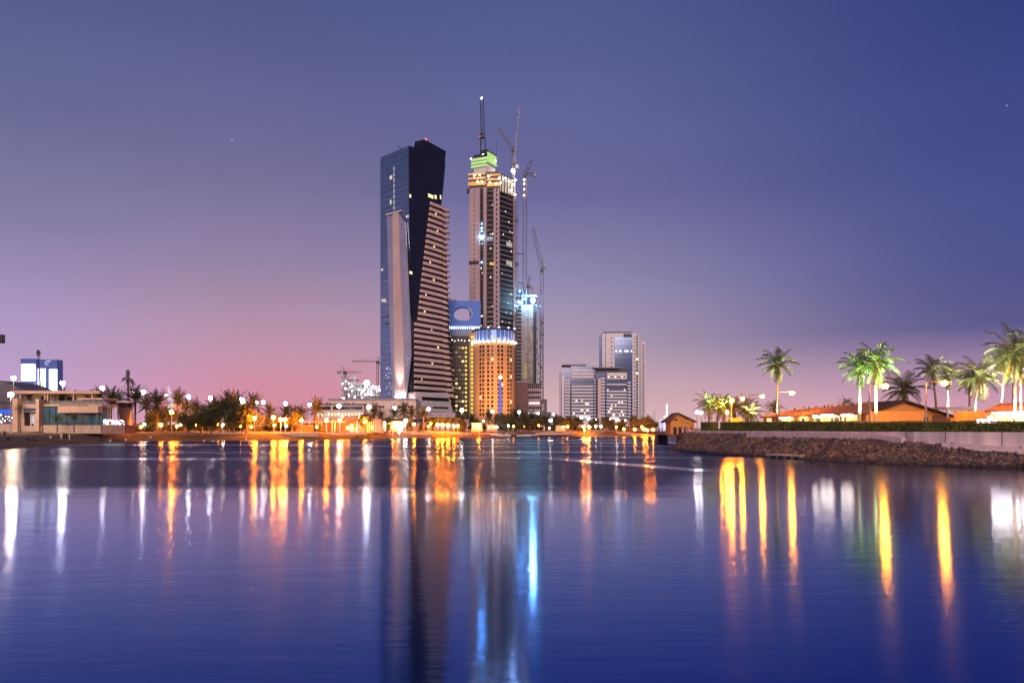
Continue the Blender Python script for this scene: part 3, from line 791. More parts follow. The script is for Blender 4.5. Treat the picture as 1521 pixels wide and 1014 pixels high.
for a in (668, 676): mb.tube([FH.pt(FH.s_(a), FH.z_(a, 447), -3), FH.pt(FH.s_(a), FH.z_(a, 444.5), -3)], .2)
mb.tube([FH.pt(FH.s_(665), FH.z_(665, 445), -3), FH.pt(FH.s_(677), FH.z_(677, 444.6), -3)], .25)
mb.build('roof_cradle', C_steel_d, hw)
for i in range(15):
    px = 664.5 + i * 3.3
    mb = MB(); a = FH.s_(px); z = FH.z_(px, 487.2)
    mb.hexa([FH.pt(a - .3, z - .9, 1.2), FH.pt(a + .3, z - .9, 1.2), FH.pt(a + .3, z - .9, .3), FH.pt(a - .3, z - .9, .3), FH.pt(a - .55, z + 1.4, .5), FH.pt(a + .55, z + 1.4, .5), FH.pt(a + .55, z + 1.4, .1), FH.pt(a - .55, z + 1.4, .1)])
    mb.build('crown_lamp', E('crown_lamp', (.75, .88, 1), 2.6), crown)
mb = MB(); FH.pbox(mb, 660.5, 705, 490, 499, .02, .5); mb.build('upper_band', M('blue_grey_panel', (.1, .14, .25), .4, .3, scale=.3), hw)
for px in range(666, 704, 5):
    mb = MB(); mb.ball(FH.pt(FH.s_(px + rnd.uniform(-1, 1)), FH.z_(px, 505.5 + rnd.uniform(-1, 1)), 1), .38, 6, 4); mb.build('terrace_lamp', E('terrace_lamp', (1, .9, .8), 8), hw)
wn_ = []
mats = [W_warm, W_yel, E('dim_warm_room', (1, .68, .35), .35), M('curtained_window', (.1, .07, .05), .5)]
for r_ in range(15):
    for c_ in range(6):
        px, py = 667 + c_ * 4.7, 515 + r_ * 6.6
        k = rnd.random()
        kk = 0 if k < .12 else 1 if k < .17 else 2 if k < .42 else 3
        if c_ == 5 and k < .85: kk = 1
        mb = MB(); FH.pbox(mb, px, px + 3.3, py, py + 3.2, .02, .12); wn_.append((mb, kk))
many(hw, 'window', wn_, mats)
for k in range(19):
    mb = MB(); FH.pbox(mb, 699.5, 705.5, 499 + k * 6.2, 502.4 + k * 6.2, .6, .75); mb.build('stair_window', W_yel, hw)

# round hotel tower
ht = thing('hotel_tower', 'round orange lit hotel tower with a blue glass crown', 'hotel', (PX(734, 575), 575, 2.9))
hc, hr = (PX(734, 575), 575), 15.1
mb = MB(); mb.cyl(hc[0], hc[1], 2.5, PZ(507, 560), hr, n=64); m_hotel = M('apricot_stone', (.6, .32, .14), .8, scale=.4, var=.08)
mb.build('wall', m_hotel, ht, smooth=False)
zc0, zc1 = PZ(507, 560), PZ(489, 560)
mb = MB(); mb.cyl(hc[0], hc[1], zc0, zc1, hr - .8, n=64); cgl = mb.build('crown_glass', M('blue_crown_glass', (.08, .2, .5), .15, .3, scale=.2, emit=(.1, .3, 1), es=.25), ht)
mb = MB(); mb.cyl(hc[0], hc[1], zc1, zc1 + 1.1, hr + .9, n=64); mb.build('crown_roof', C_steel_d, ht)
for i in range(14):
    a = R(-180 + 180 * (i + .5) / 14)
    x, y = hc[0] + (hr - .5) * math.cos(a), hc[1] + (hr - .5) * math.sin(a)
    mb = MB(); mb.tube([(x, y, zc0), (x, y, zc1)], .28, 6); mb.build('crown_column', C_white, cgl)
for i in range(13):
    a = R(-180 + 180 * (i + .5) / 13)
    x, y = hc[0] + (hr + .7) * math.cos(a), hc[1] + (hr + .7) * math.sin(a)
    mb = MB(); mb.ball((x, y, zc0 + .2), .6, 8, 5); mb.build('crown_lamp', E('crown_ledge_lamp', (1, .86, .74), 30), ht)
    if i % 2: mb = MB(); mb.ball((x, y, zc1 + 1.5), .55, 8, 4, .6); mb.build('roof_lamp', E('roof_edge_lamp', (.8, .9, 1), 12), ht)
for px, h_ in ((729, 6), (738, 3), (748, 3.5)):
    mb = MB(); mb.box(PX(px, 562), PX(px + 4, 562), 560.2, 560.6, zc0 + 1, zc0 + 1 + h_ * .6); mb.build('lit_room', E('crown_room', (1, .8, .62), .9), ht)
wn_ = []
mats = [G_win, W_warm, M('curtained_window_b', (.12, .07, .04), .5)]
for r_ in range(17):
    for px in (714.5, 718.8, 726, 732, 741, 746.2, 755, 759):
        a = math.asin(max(-.98, min(.98, (px - 734) * 570 / F / hr)))
        z = PZ(514 + r_ * 6.3, 560) - 1.1
        u = Vector((math.cos(a), math.sin(a), 0)); nrm = Vector((math.sin(a), -math.cos(a), 0))
        c_ = Vector((hc[0], hc[1], 0)) + nrm * (hr - .05)
        w, h_ = .82, 2.05
        p = []
        mb = MB()
        n_ = 5
        prof = [(-w, 0), (w, 0), (w, h_ * .75)] + [(w * math.cos(math.pi * i / n_), h_ * .75 + h_ * .25 * math.sin(math.pi * i / n_)) for i in range(1, n_)] + [(-w, h_ * .75)]
        f_ = [tuple(c_ + u * q + nrm * .16 + Vector((0, 0, z + zz))) for q, zz in prof]; b_ = [tuple(c_ + u * q - nrm * .2 + Vector((0, 0, z + zz))) for q, zz in prof]
        nn = len(prof)
        mb.add(f_ + b_, [tuple(range(nn)), tuple(range(2 * nn - 1, nn - 1, -1))] + [((i + 1) % nn, i, nn + i, nn + (i + 1) % nn) for i in range(nn)])
        wn_.append((mb, rnd.choice([0, 0, 0, 2, 0, 0, 2, 1]) if rnd.random() < .8 else 0))
many(ht, 'window', wn_, mats)
for i, (px, tx) in enumerate(((700, 722), (735, 734), (770, 748))):
    q = Vector((PX(px, 520), 520, 6)); 
    ft = thing('ground_floodlight', ('orange ground floodlight left of the round hotel foot', 'orange ground floodlight before the middle of the round hotel', 'orange ground floodlight right of the round hotel foot')[i], 'floodlight', q, 'floodlights at the hotel foot')
    mb = MB(); mb.hexa([tuple(q + Vector(v)) for v in ((-.5, -.3, -.3), (.5, -.3, -.3), (.5, .3, -.3), (-.5, .3, -.3), (-.6, -.3, .4), (.6, -.3, .4), (.5, .3, .5), (-.5, .3, .5))]); mb.build('housing', C_steel_d, ft)
    mb = MB(); mb.tube([tuple(q + Vector((0, 0, -3.1))), tuple(q + Vector((0, 0, -.3)))], .15); mb.build('post', C_steel_d, ft)
    sl = bpy.data.lights.new('hotel_floodlight', 'SPOT'); sl.energy = 62000; sl.spot_size = R(58); sl.spot_blend = .8; sl.color = (1, .42, .1); sl.shadow_soft_size = .4
    so = bpy.data.objects.new('hotel_floodlight', sl); COL.objects.link(so); so.parent = ft
    so.location = (0, .5, .6)
    so.rotation_euler = (Vector((PX(tx, 562), 562, 30)) - q).to_track_quat('-Z', 'Y').to_euler()

# blue pylon in front of the hotel
py_ = thing('light_pylon', 'slim blue lit pylon with a lamp on top before the orange hotel', 'pylon', (PX(743, 500), 500, 2.9))
mb = MB(); xx = PX(743.2, 500); mb.loft([[(xx - 1.6, 499.4, 2.9), (xx + 1.6, 499.4, 2.9), (xx + 1.6, 501, 2.9), (xx - 1.6, 501, 2.9)], [(xx - .7, 499.7, PZ(564, 500)), (xx + .7, 499.7, PZ(564, 500)), (xx + .7, 500.7, PZ(564, 500)), (xx - .7, 500.7, PZ(564, 500))]])
mb.build('shaft', M('blue_led_cladding', (.08, .08, .3), .4, scale=.15, emit=(.1, .14, .9), es=.32), py_, fix=True)
mb = MB(); mb.ball((xx, 500, PZ(560, 500)), .95); mb.build('lamp', L_warm, py_)
# ================================================================ pale office blocks right of the centre
rnd = random.Random(21)
FO = flat_frame(640)
C_ofw = M('office_white_panel', (.74, .71, .76), .5, scale=.4, var=.08)
G_off = facade_glass('office_glass', (.1, .12, .2), .6, .1, 3.2, 1.8)
def office(name, label, x0, x1, ytop, Yoff, bays):
    t = thing(name, label, 'office block', (PX((x0 + x1) / 2, 640), 650, 2.9))
    mb = MB(); FO.pbox(mb, x0, x1, ytop, 624, -26, Yoff); mb.build('glass_wall', G_off, t)
    return t
ob = office('office_block', 'left pale office block with white bands and an overhanging roof, lowest of the three', 833.5, 884.5, 549, 0, None)
mb = MB(); FO.pbox(mb, 836, 870, 541, 542.8, -18, 3); mb.build('roof_canopy', C_steel, ob)
mb = MB(); FO.pbox(mb, 848, 882, 543, 550, -18, -.4); mb.build('penthouse', G_off, ob)
mb = MB(); FO.pbox(mb, 834.5, 838, 558, 624, 0, .5); FO.pbox(mb, 839.5, 845.8, 560, 624, 0, .7); mb.build('wall_strip', C_ofw, ob)
for k in range(17):
    y = 549 + k * 4.7
    if 5 > k > 2: continue
    mb = MB(); FO.pbox(mb, 849, 881, y, y + (3 if k < 3 else 2.3), 0, 1.3); mb.build('floor_band', C_ofw, ob)
for k in range(13):
    y = 560.5 + k * 4.7
    mb = MB(); FO.pbox(mb, 840.2, 845, y, y + 2, .7, .8); mb.build('window', G_win, ob)
    mb = MB(); FO.pbox(mb, 882.5, 887.5, y + 2.4, y + 4.4, 0, 1.0); mb.build('balcony', C_ofw, ob)
for i in range(16):
    px, k = rnd.uniform(850, 876), rnd.choice([9, 10, 11, 12, 13, 13, 14, 14, 14, 14])
    y = 549 + k * 4.7 + 2.5
    mb = MB(); FO.pbox(mb, px, px + rnd.uniform(1.5, 4), y, y + 2, .02, .1); mb.build('lit_window', E('office_lit_window', (1, .84, .66), 1.6), ob)
ob = office('office_block', 'middle pale office block with white bands and a lit top storey', 885, 936, 553, 1, None)
mb = MB(); FO.pbox(mb, 880, 920, 545.5, 547, -18, 4); mb.build('roof_canopy', C_steel, ob)
mb = MB(); FO.pbox(mb, 886, 934, 547, 553, -18, -1); mb.build('penthouse', C_steel_d, ob)
mb = MB(); FO.pbox(mb, 887.5, 892.2, 562, 624, 1, 2.2); mb.build('wall_strip', M('blush_panel', (.66, .5, .45), .6, scale=.4, var=.1), ob)
mb = MB(); FO.pbox(mb, 901.5, 930.5, 553.5, 563, 1, 2.2); mb.build('top_band', C_ofw, ob)
for k in range(8):
    mb = MB(); px = 902.5 + k * 3.3; FO.pbox(mb, px, px + 2.2, 558.8, 561, 2.2, 2.3); mb.build('window', G_win if k % 3 else W_warm, ob)
for k in range(14):
    y = 564 + k * 4.6
    if k == 1 or k == 2: continue
    mb = MB(); FO.pbox(mb, 900.5, 930.5, y + (6 if k == 0 else 2.2), y + (8 if k == 0 else 4.5), 1, 2.3); mb.build('floor_band', C_ofw, ob)
for k in range(13):
    y = 561 + k * 4.6
    mb = MB(); FO.pbox(mb, 892.6, 898, y, y + 2.5, 1, 1.9); mb.build('balcony', C_ofw, ob)
    mb = MB(); FO.pbox(mb, 932, 936.6, y + 6, y + 8.3, 1, 1.9); mb.build('balcony', C_ofw, ob)
for i in range(22):
    px, k = rnd.uniform(901, 927), rnd.choice([1, 3, 5, 7, 8, 9, 10, 11, 12, 12, 13, 13])
    y = 564 + k * 4.6 + .1
    mb = MB(); FO.pbox(mb, px, px + rnd.uniform(1.5, 4), y, y + 2, 1.02, 1.1); mb.build('lit_window', E('office_lit_window', (1, .84, .66), 1.6), ob)
FT = flat_frame(690)
ob = thing('apartment_tower', 'tall pale apartment tower with a blue glass middle behind the office blocks', 'tower', (PX(919, 690), 700, 2.9))
mb = MB(); FT.pbox(mb, 894.5, 944.5, 494.5, 624, -24, 0); mb.build('wall', C_ofw, ob)
mb = MB(); FT.pbox(mb, 913, 939, 500, 624, 0, 1.2); mb.build('glass_bay', facade_glass('pale_blue_glass', (.1, .14, .25), .6, .08, 4.0, 2.4), ob)
mb = MB(); FT.pbox(mb, 896, 940, 492.5, 494.4, -22, -1); mb.build('roof_rim', C_steel_d, ob)
mb = MB(); FT.pbox(mb, 926, 938, 496, 501, 1.2, 1.6); mb.build('roof_louvre', C_steel_d, ob)
mb = MB(); FT.pbox(mb, 899, 899.7, 494, 560, 0, .15); mb.build('wall_joint', C_steel_d, ob)
wn_ = []
for k in range(20):
    for px in (907.5, 941.6):
        mb = MB(); FT.pbox(mb, px, px + (2 if px < 920 else 1.6), 501 + k * 6, 503.2 + k * 6, .02, .1); wn_.append((mb, 0))
many(ob, 'window', wn_, [G_win])
for px, w in ((914, 2), (919, 4), (927, 6.5), (936.5, 2)):
    mb = MB(); FT.pbox(mb, px, px + w, 520.3, 522.6, 1.2, 1.32); mb.build('lit_window', W_white, ob)
ob = thing('apartment_tower', 'slim pale tower with balcony rows, rightmost in the cluster of high-rises', 'tower', (PX(951, 700), 710, 2.9))
FT2 = flat_frame(697)
mb = MB(); FT2.pbox(mb, 945, 958.5, 507.5, 624, -20, 0); mb.build('wall', C_ofw, ob)
mb = MB(); FT2.pbox(mb, 943, 949, 497, 624, -10, .6, 948); mb.build('stair_wall', C_ofw, ob)
for k in range(29):
    mb = MB(); FT2.pbox(mb, 944.2, 947.6, 498.5 + k * 4.2, 501 + k * 4.2, .6, .75, 948); mb.build('balcony_opening', G_win if k not in (8, 13) else W_warm, ob)
for k in range(27):
    mb = MB(); FT2.pbox(mb, 954.6, 957, 511 + k * 4.2, 513 + k * 4.2, 0, .15); mb.build('window', G_win, ob)
mb = MB(); FT2.pbox(mb, 950, 951.2, 508, 624, 0, .3); FT2.pbox(mb, 953, 953.6, 508, 624, 0, .3); mb.build('wall_groove', C_steel, ob)

# glowing glass building far left, and the grey mound-roofed hall beside it
gb = thing('glass_building', 'far building with white glowing facades and a blue crown behind the cafe', 'building', (PX(57, 520), 530, 2.9))
FG = flat_frame(520)
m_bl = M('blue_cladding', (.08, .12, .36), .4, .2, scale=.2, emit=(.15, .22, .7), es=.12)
mb = MB(); FG.pbox(mb, 30.5, 54, 532.5, 624, -20, 0); mb.build('left_block', m_bl, gb)
mb = MB(); FG.pbox(mb, 53, 82, 533.5, 624, -9, -2, 66); mb.build('right_block', m_bl, gb)
for (x0, x1, y0, y1) in ((32, 52.5, 540.5, 566), (54.5, 65, 547, 579), (71, 82.5, 548, 581), (48, 53, 570, 580)):
    mb = MB(); FG.pbox(mb, x0, x1, y0, y1, -1.9 if x0 > 53 else .02, -1.4 if x0 > 53 else .5); mb.build('lit_facade', E('lit_facade', (.92, .88, 1), 3), gb)
for i in range(10):
    mb = MB(); x = 34 + i * 2; FG.pbox(mb, x, x + .35, 540.5, 566, .5, .6); mb.build('mullion', C_steel, gb)
q = FG.pt(FG.s_(68), FG.z_(68, 538.5), -1.7)
mb = MB(); mb.tube([(q[0] + 1.3 * math.cos(t), q[1], q[2] + 1.2 * math.sin(t)) for t in [R(30 + i * 15) for i in range(19)]], .3, 5); mb.tube([(q[0] + .2, q[1], q[2] + .2), (q[0] + 2.4, q[1], q[2] + 1.9)], .3, 5)
mb.build('emblem', E('emblem_glow', (.6, .75, 1), .9), gb)
hall = thing('domed_hall', 'low grey hall with a curved roof at the left edge behind the cafe', 'building', (PX(15, 400), 405, 2.9))
mb = MB()
ring = [(PX(-60 + i * 10.5, 400), PZ(588 - 24 * math.sin(min(1, max(0, (i + .3) / 10)) * math.pi * .86 + .28) , 400)) for i in range(11)]
n_ = len(ring)
mb.add([(x, 400, z) for x, z in ring] + [(x, 430, z) for x, z in ring] + [(x, 400, 2) for x, z in ring] + [(x, 430, 2) for x, z in ring],
       [(i, i + 1, n_ + i + 1, n_ + i) for i in range(n_ - 1)] + [(2 * n_ + i, 2 * n_ + i + 1, i + 1, i) for i in range(n_ - 1)] + [(0, n_, 3 * n_, 2 * n_), (n_ - 1, 3 * n_ - 1, 4 * n_ - 1, 2 * n_ - 1)])
mb.build('shell', M('grey_roof_sheet', (.16, .14, .17), .7, scale=.3, var=.25), hall, fix=True)
for i in range(5):
    mb = MB(); mb.box(PX(8 + i * 8, 398), PX(12 + i * 8, 398), 399.6, 399.9, PZ(583, 398), PZ(579, 398)); mb.build('window', G_win, hall)

# ---------------------------------------------------------------- the beach cafe
YC = 244
FC = flat_frame(YC)
cafe = thing('beach_cafe', 'two-storey beach cafe with teal glass front and pink stone fascia at the left edge', 'cafe', (PX(80, YC), YC + 5, 2.9))
C_cafe = M('pink_plaster', (.6, .42, .32), .85, scale=.5, var=.12)
C_cafe2 = M('sand_stone', (.54, .41, .32), .85, scale=.8, var=.15)
def cb(name, mat, *a):
    mb = MB(); FC.pbox(mb, *a); return mb.build(name, mat, cafe)
cb('roof', C_cafe, 8, 143, 579.5, 584, -8, -2)
cb('upper_wall', C_cafe2, 12, 130, 584, 600, -9, -8)
for px in (20, 57, 61, 100, 128): cb('roof_post', C_cafe, px, px + 2, 584, 600, -4, -3)
for px in (38, 66, 78, 106, 114): cb('upper_window', G_win, px, px + 8, 587, 597, -7.99, -7.8)
cb('floor_slab', C_cafe2, 30, 152, 600, 603, -9, 0)
cb('roof_terrace', C_cafe2, 114, 151, 590.5, 593.5, -10, -.5)
for i in range(13):
    x = 36 + i * 8.9
    if 54 < x < 64: continue
    cb('railing_pane', M('railing_glass', (.16, .18, .2), .6, 0., scale=.5), x, x + 8.2, 595, 600.2, -.5, -.35)
cb('slanted_pier', C_cafe, 60.5, 65, 593, 640, -1, 2.5)
cb('left_pier', C_cafe, 25, 32.5, 592, 641, -6, 2.2)
cb('entrance_wall', C_cafe, 32.5, 61, 603, 612, -6, .5)
cb('transom_window', G_teal, 37, 59, 606, 610.5, .5, .65)
cb('entrance_wall', C_cafe, 32.5, 37, 612, 641, -6, .5)
cb('entrance_glass', G_win, 37, 61, 612, 632, -4, -.2)
for px in (45.3, 50.5, 52.5, 57.5, 60): cb('door_frame', C_white, px, px + 1.3, 615.5, 632, -.15, .1)
cb('door_frame', C_white, 45.3, 61, 614.5, 616, -.15, .15)
for (a, b) in ((46.8, 50.3), (54, 57.3)):
    cb('lit_door', E('cafe_door_glow', (.9, .85, .95), .7), a, b, 617, 629, -.19, -.12)
cb('step', C_cafe2, 33, 66, 632, 641, -4, 1.5)
cb('teal_glass', G_teal, 65, 149.5, 604, 632, -6, -.5)
for i in range(9): cb('mullion', C_steel_d, 72 + i * 9.2, 72.5 + i * 9.2, 604, 631, -.5, -.3)
for i in range(9):
    if i % 3 != 1: cb('lit_room', E('cafe_room', (1, .8, .6), .22 if i % 2 else .12), 73 + i * 8.6, 76 + i * 8.6 + (i * 5) % 4, 617 - i % 3, 628, -.495, -.46)
for px, w in ((72, 3), (96, 2), (120, 4)): cb('roof_unit', C_steel, px, px + w, 577.2, 579.5, -6, -5)
cb('fascia', C_cafe, 92, 151, 603.2, 613, -.45, 2.2)
cb('plinth', C_cafe2, 65, 151, 631.2, 643.5, -8, .6)
rx = 94.
i = 0
while rx < 136:        # raised letters on the fascia edge, too small in the photograph to be read
    w = rnd.uniform(1.0, 1.7)
    mb = MB(); a0, a1 = FC.s_(rx), FC.s_(rx + w); z0, z1 = FC.z_(100, 603.1), FC.z_(100, 600.9)
    FC.box(mb, a0, a0 + .07, z0, z1, 2.0, 2.12)
    if i % 3 != 1: FC.box(mb, a0 + .072, a1, z1 - .1, z1, 2.0, 2.12)
    if i % 2: FC.box(mb, a1 - .07, a1, z0, z1 - .102, 2.0, 2.12)
    if i % 3: FC.box(mb, a0 + .072, a1 - .072, (z0 + z1) / 2 - .05, (z0 + z1) / 2 + .05, 2.0, 2.12)
    mb.build('letter', C_steel_d, cafe); rx += w + .55; i += 1
for px in (70, 118): cb('shrub_box', C_cafe2, px, px + 5, 597, 600, -3, -2)

wallb = thing('garden_wall', 'pink stone wall right of the cafe with bright white lights along its top', 'wall', (PX(168, YC), YC, 2.4))
mb = MB(); FC.pbox(mb, 151.3, 186, 631.7, 644, -7, .3); mb.build('wall', M('rose_stone', (.3, .17, .14), .9, scale=.9, var=.15), wallb)
mb = MB(); FC.pbox(mb, 151.2, 186.2, 631.0, 631.7, -7.1, .4); mb.build('coping', C_cafe2, wallb)
for i in range(70):
    px, py = rnd.uniform(151, 182), rnd.uniform(624, 630.4)
    mb = MB(); FC.box(mb, FC.s_(px), FC.s_(px) + rnd.uniform(.08, .22), FC.z_(px, py), FC.z_(px, py) + rnd.uniform(.1, .4), -1.2, -1); mb.build('string_light', E('string_light', (.95, .97, 1), 5), wallb)
for px in (152.5, 156, 160, 164, 169, 174):
    mb = MB(); mb.tube([(PX(px, YC + 3), YC + 3, 2.9), (PX(px, YC + 3), YC + 3, PZ(602 + rnd.uniform(-2, 6), YC))], .09, 5); mb.build('string_light_post', C_pole, wallb)
fe = thing('terrace_fence', 'blue and white lit fence at the left edge beside the cafe', 'fence', (PX(8, YC), YC, 2.5))
mb = MB(); FC.pbox(mb, -14, 25, 629.5, 643, -4, 0); mb.build('base_wall', C_cafe2, fe)
mb = MB(); FC.pbox(mb, -14, 16, 608, 614.5, -2.2, -2); mb.build('blue_banner', E('blue_banner_glow', (.06, .16, 1), 1.1), fe)
for i in range(36):
    px, py = rnd.uniform(-12, 23), rnd.uniform(615, 628.5)
    mb = MB(); FC.box(mb, FC.s_(px), FC.s_(px) + rnd.uniform(.1, .25), FC.z_(px, py), FC.z_(px, py) + rnd.uniform(.15, .5), -1.2, -1); mb.build('string_light', E('string_light', (.95, .97, 1), 5), fe)
for i in range(8):
    mb = MB(); x = PX(-10 + i * 5, YC + 1); mb.tube([(x, YC + 1, 2.6), (x, YC + 1, PZ(598, YC))], .07, 5); mb.build('fence_post', C_steel_d, fe)
mb = MB(); FC.pbox(mb, -14, 25, 597, 598.5, -4, 0); mb.build('fence_beam', C_steel_d, fe)

ft = thing('flared_tower', 'dark flared kiosk tower, wider at the top, beside the mast disguised as a palm', 'kiosk', (PX(186, 262), 262, 2.8))
xx = PX(186, 262)
mb = MB(); mb.loft([[(xx + sx * w, 262 + sy * w, z) for sx, sy in ((-1, -1), (1, -1), (1, 1), (-1, 1))] for z, w in ((2.4, .9), (PZ(608, 262), 1.5), (PZ(605, 262), 1.55))]); mb.build('shaft', M('slate_panel', (.1, .09, .11), .6, scale=.6), ft)
mb = MB(); mb.loft([[(xx + sx * w, 262 + sy * w, z) for sx, sy in ((-1, -1), (1, -1), (1, 1), (-1, 1))] for z, w in ((PZ(604.8, 262), 1.45), (PZ(598, 262), 1.5))]); mb.build('cabin', G_win, ft)
mb = MB(); mb.box(xx - 1.9, xx + 1.9, 260.1, 263.9, PZ(597.9, 262), PZ(595.5, 262)); mb.build('roof', C_white, ft)
mb = MB(); mb.hexa([(xx + 1.6, 260.5, 2.4), (xx + 3, 260.5, 2.4), (xx + 3, 261.5, 2.4), (xx + 1.6, 261.5, 2.4), (xx + 2.4, 260.5, PZ(610, 262)), (xx + 2.8, 260.5, PZ(610, 262)), (xx + 2.8, 261.5, PZ(610, 262)), (xx + 2.4, 261.5, PZ(610, 262))]); mb.build('ramp', C_cafe, ft)

am = thing('antenna_mast', 'thin dark antenna mast rising in front of the glowing far building', 'mast', (PX(57.5, 300), 300, 2.9))
mb = MB(); x = PX(57.5, 300); mb.tube([(x, 300, 2.9), (PX(60, 300), 300, PZ(580, 300)), (x, 300, PZ(528, 300))], [.32, .3, .18]); mb.build('pole', C_steel_d, am)
for i, (dx, z0, z1) in enumerate(((-.45, 529, 519.5), (.5, 529, 520.5), (0, 527, 520))):
    mb = MB(); x = PX(57, 300) + dx; mb.box(x - .14, x + .14, 299.8, 300.2, PZ(z0, 300), PZ(z1, 300)); mb.build('antenna', C_steel_d, am)
mb = MB(); mb.tube([(x - .9, 300, PZ(524.5, 300)), (x + 1, 300, PZ(524.5, 300))], .1); mb.build('crossbar', C_steel_d, am)
pm = thing('palm_mast', 'tall phone mast disguised as a palm with stubby dark fronds', 'mast', (PX(190.5, 275), 275, 2.9))
x = PX(190, 275)
mb = MB(); mb.tube([(x + .4, 275, 2.6), (x, 275, PZ(560, 275))], [.55, .38], 8); mb.build('trunk', M('bark_clad', (.09, .06, .06), .9, scale=2), pm)
for i in range(15):
    a = i * 2.4; e = rnd.uniform(-.35, .5); L = rnd.uniform(1.8, 2.9)
    z = PZ(566 - (i % 5) * 1.2, 275)
    p = [(x + math.cos(a) * L * t, 275 + math.sin(a) * L * t, z + L * (e * t - .55 * t * t)) for t in (0, .35, .7, 1)]
    mb = MB(); mb.tube(p, [.09, .17, .2, .06], 5); mb.build('frond', C_steel_d, pm)
for dx in (-.5, 0, .45):
    mb = MB(); mb.box(x + dx - .15, x + dx + .15, 274.8, 275.2, PZ(562, 275), PZ(548.5 + abs(dx) * 3, 275)); mb.build('antenna', C_steel_d, pm)

sail = thing('sail_monument', 'white sail-shaped monument rising above the date palms', 'monument', (PX(253, 420), 420, 2.9))
mb = MB(); n_ = 8
lf = [(PX(249.2, 420), PZ(600 - 27 * i / n_, 420)) for i in range(n_ + 1)]
rt = [(PX(257.5 - 7.6 * (i / n_) ** 2, 420), PZ(600 - 27 * i / n_, 420)) for i in range(n_ + 1)]
sec = [[(l[0], 420, l[1]), ((l[0] + r_[0]) / 2, 419, l[1]), (r_[0] + .02, 420, r_[1]), ((l[0] + r_[0]) / 2, 421, l[1])] for l, r_ in zip(lf, rt)]
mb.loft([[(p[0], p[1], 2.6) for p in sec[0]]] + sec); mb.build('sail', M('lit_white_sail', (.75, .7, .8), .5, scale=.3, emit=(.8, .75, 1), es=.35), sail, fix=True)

# sign box whose edge shows at the very left of the frame
sg = thing('lamp_box', 'dark square sign box on a pole cut off by the left edge of the photograph', 'sign', (PX(-6, 140), 140, 0))
mb = MB(); mb.box(PX(-16, 140), PX(5.5, 140), 139.6, 140.4, PZ(509.5, 140), PZ(497, 140)); mb.build('box', C_steel_d, sg)
mb = MB(); mb.tube([(PX(-6, 140), 140, .2), (PX(-6, 140), 140, PZ(509.5, 140))], .14); mb.build('pole', C_steel, sg)

# ---------------------------------------------------------------- low buildings and walls along the promenade
FPm = lambda Y: flat_frame(Y)
def pw(name, label, cat, px0, px1, y0, y1, Y, d, mat, part='wall'):
    t = thing(name, label, cat, (PX((px0 + px1) / 2, Y), Y, gz(PX((px0 + px1) / 2, Y), Y)))
    mb = MB(); flat_frame(Y).pbox(mb, px0, px1, y0, y1, -d, 0); mb.build(part, mat, t); return t
Yk = 290
C_low = M('pale_kerb_stone', (.5, .38, .32), .85, scale=.6, var=.15)
pw('sea_wall', 'low pale sea wall under the dense dark tree', 'wall', 309, 362, 642.5, 647.5, 277, .8, C_low)
t = pw('sea_wall', 'low brown sea wall between the dense tree and the white pergola', 'wall', 364, 474, 642.8, 648, 279, .8, C_cafe2)
pw('sea_wall', 'low wall in front of the white pergola columns', 'wall', 476, 545, 642, 645.5, 296, .8, C_low)
pw('sea_wall', 'low brown wall below the palms right of the flared tower', 'wall', 190, 300, 642, 646, 268, .8, M('brown_kerb', (.2, .11, .07), .9, scale=.8))
bx = pw('beach_kiosk', 'plain pale cubic kiosk between two orange globe lamps', 'kiosk', 385, 400.5, 619.5, 643, 300, 5, M('cream_plaster', (.62, .45, .33), .85, scale=.8, var=.1))
mb = MB(); flat_frame(300).pbox(mb, 384.5, 401, 618.3, 619.5, -5.1, .2); mb.build('roof_edge', C_low, bx)
mb = MB(); flat_frame(300).pbox(mb, 390, 394, 630, 643, 0, .1); mb.build('door', C_cafe2, bx)
pv = thing('timber_hut', 'dark thatched beach hut below the pergola beam', 'hut', (PX(450, 298), 298, 2.5))
mb = MB(); flat_frame(298).pbox(mb, 439, 462, 633, 643, -4, 0); mb.build('wall', M('thatch', (.13, .08, .05), .95, scale=3, var=.3), pv)
mb = MB(); flat_frame(298).poly(mb, [(438, 633.2), (441, 630.5), (460, 631), (463, 633.5)], -4.5, .4); mb.build('roof', M('thatch_roof', (.2, .12, .06), .95, scale=3, var=.3), pv, fix=True)
pg = thing('pergola', 'white pergola with slanted columns and an orange lit back wall', 'pergola', (PX(490, 312), 312, 2.9))
FPg = flat_frame(312)
mb = MB(); FPg.pbox(mb, 459, 545, 622, 643, -9, -6); mb.build('back_wall', M('orange_plaster', (.52, .26, .12), .85, scale=.7, var=.15), pg)
mb = MB(); FPg.pbox(mb, 452, 512, 625.5, 627.3, -2, 0); mb.build('beam', C_white, pg)
mb = MB(); FPg.pbox(mb, 511, 546, 617.5, 619.5, -4, 0); mb.build('canopy', C_steel_d, pg)
for px, dx in ((459.5, -.4), (468.5, 0), (472.5, .6), (483.5, 1.2), (493.5, -1.2), (497.5, -1.0), (504, .6), (477, .3), (441, -1.5)):
    mb = MB(); mb.tube([(PX(px + dx, 310), 310.5, 2.6), (PX(px, 310), 310.5, PZ(624, 310))], .24, 8); mb.build('column', C_white, pg)
for px in (515, 525): 
    mb = MB(); FPg.pbox(mb, px, px + 6, 629, 643, -5.9, -5.7); mb.build('arch_opening', W_warm, pg)
mon = thing('beach_statue', 'small white pyramid-shaped monument on the promenade', 'monument', (PX(531, 305), 305, 2.8))
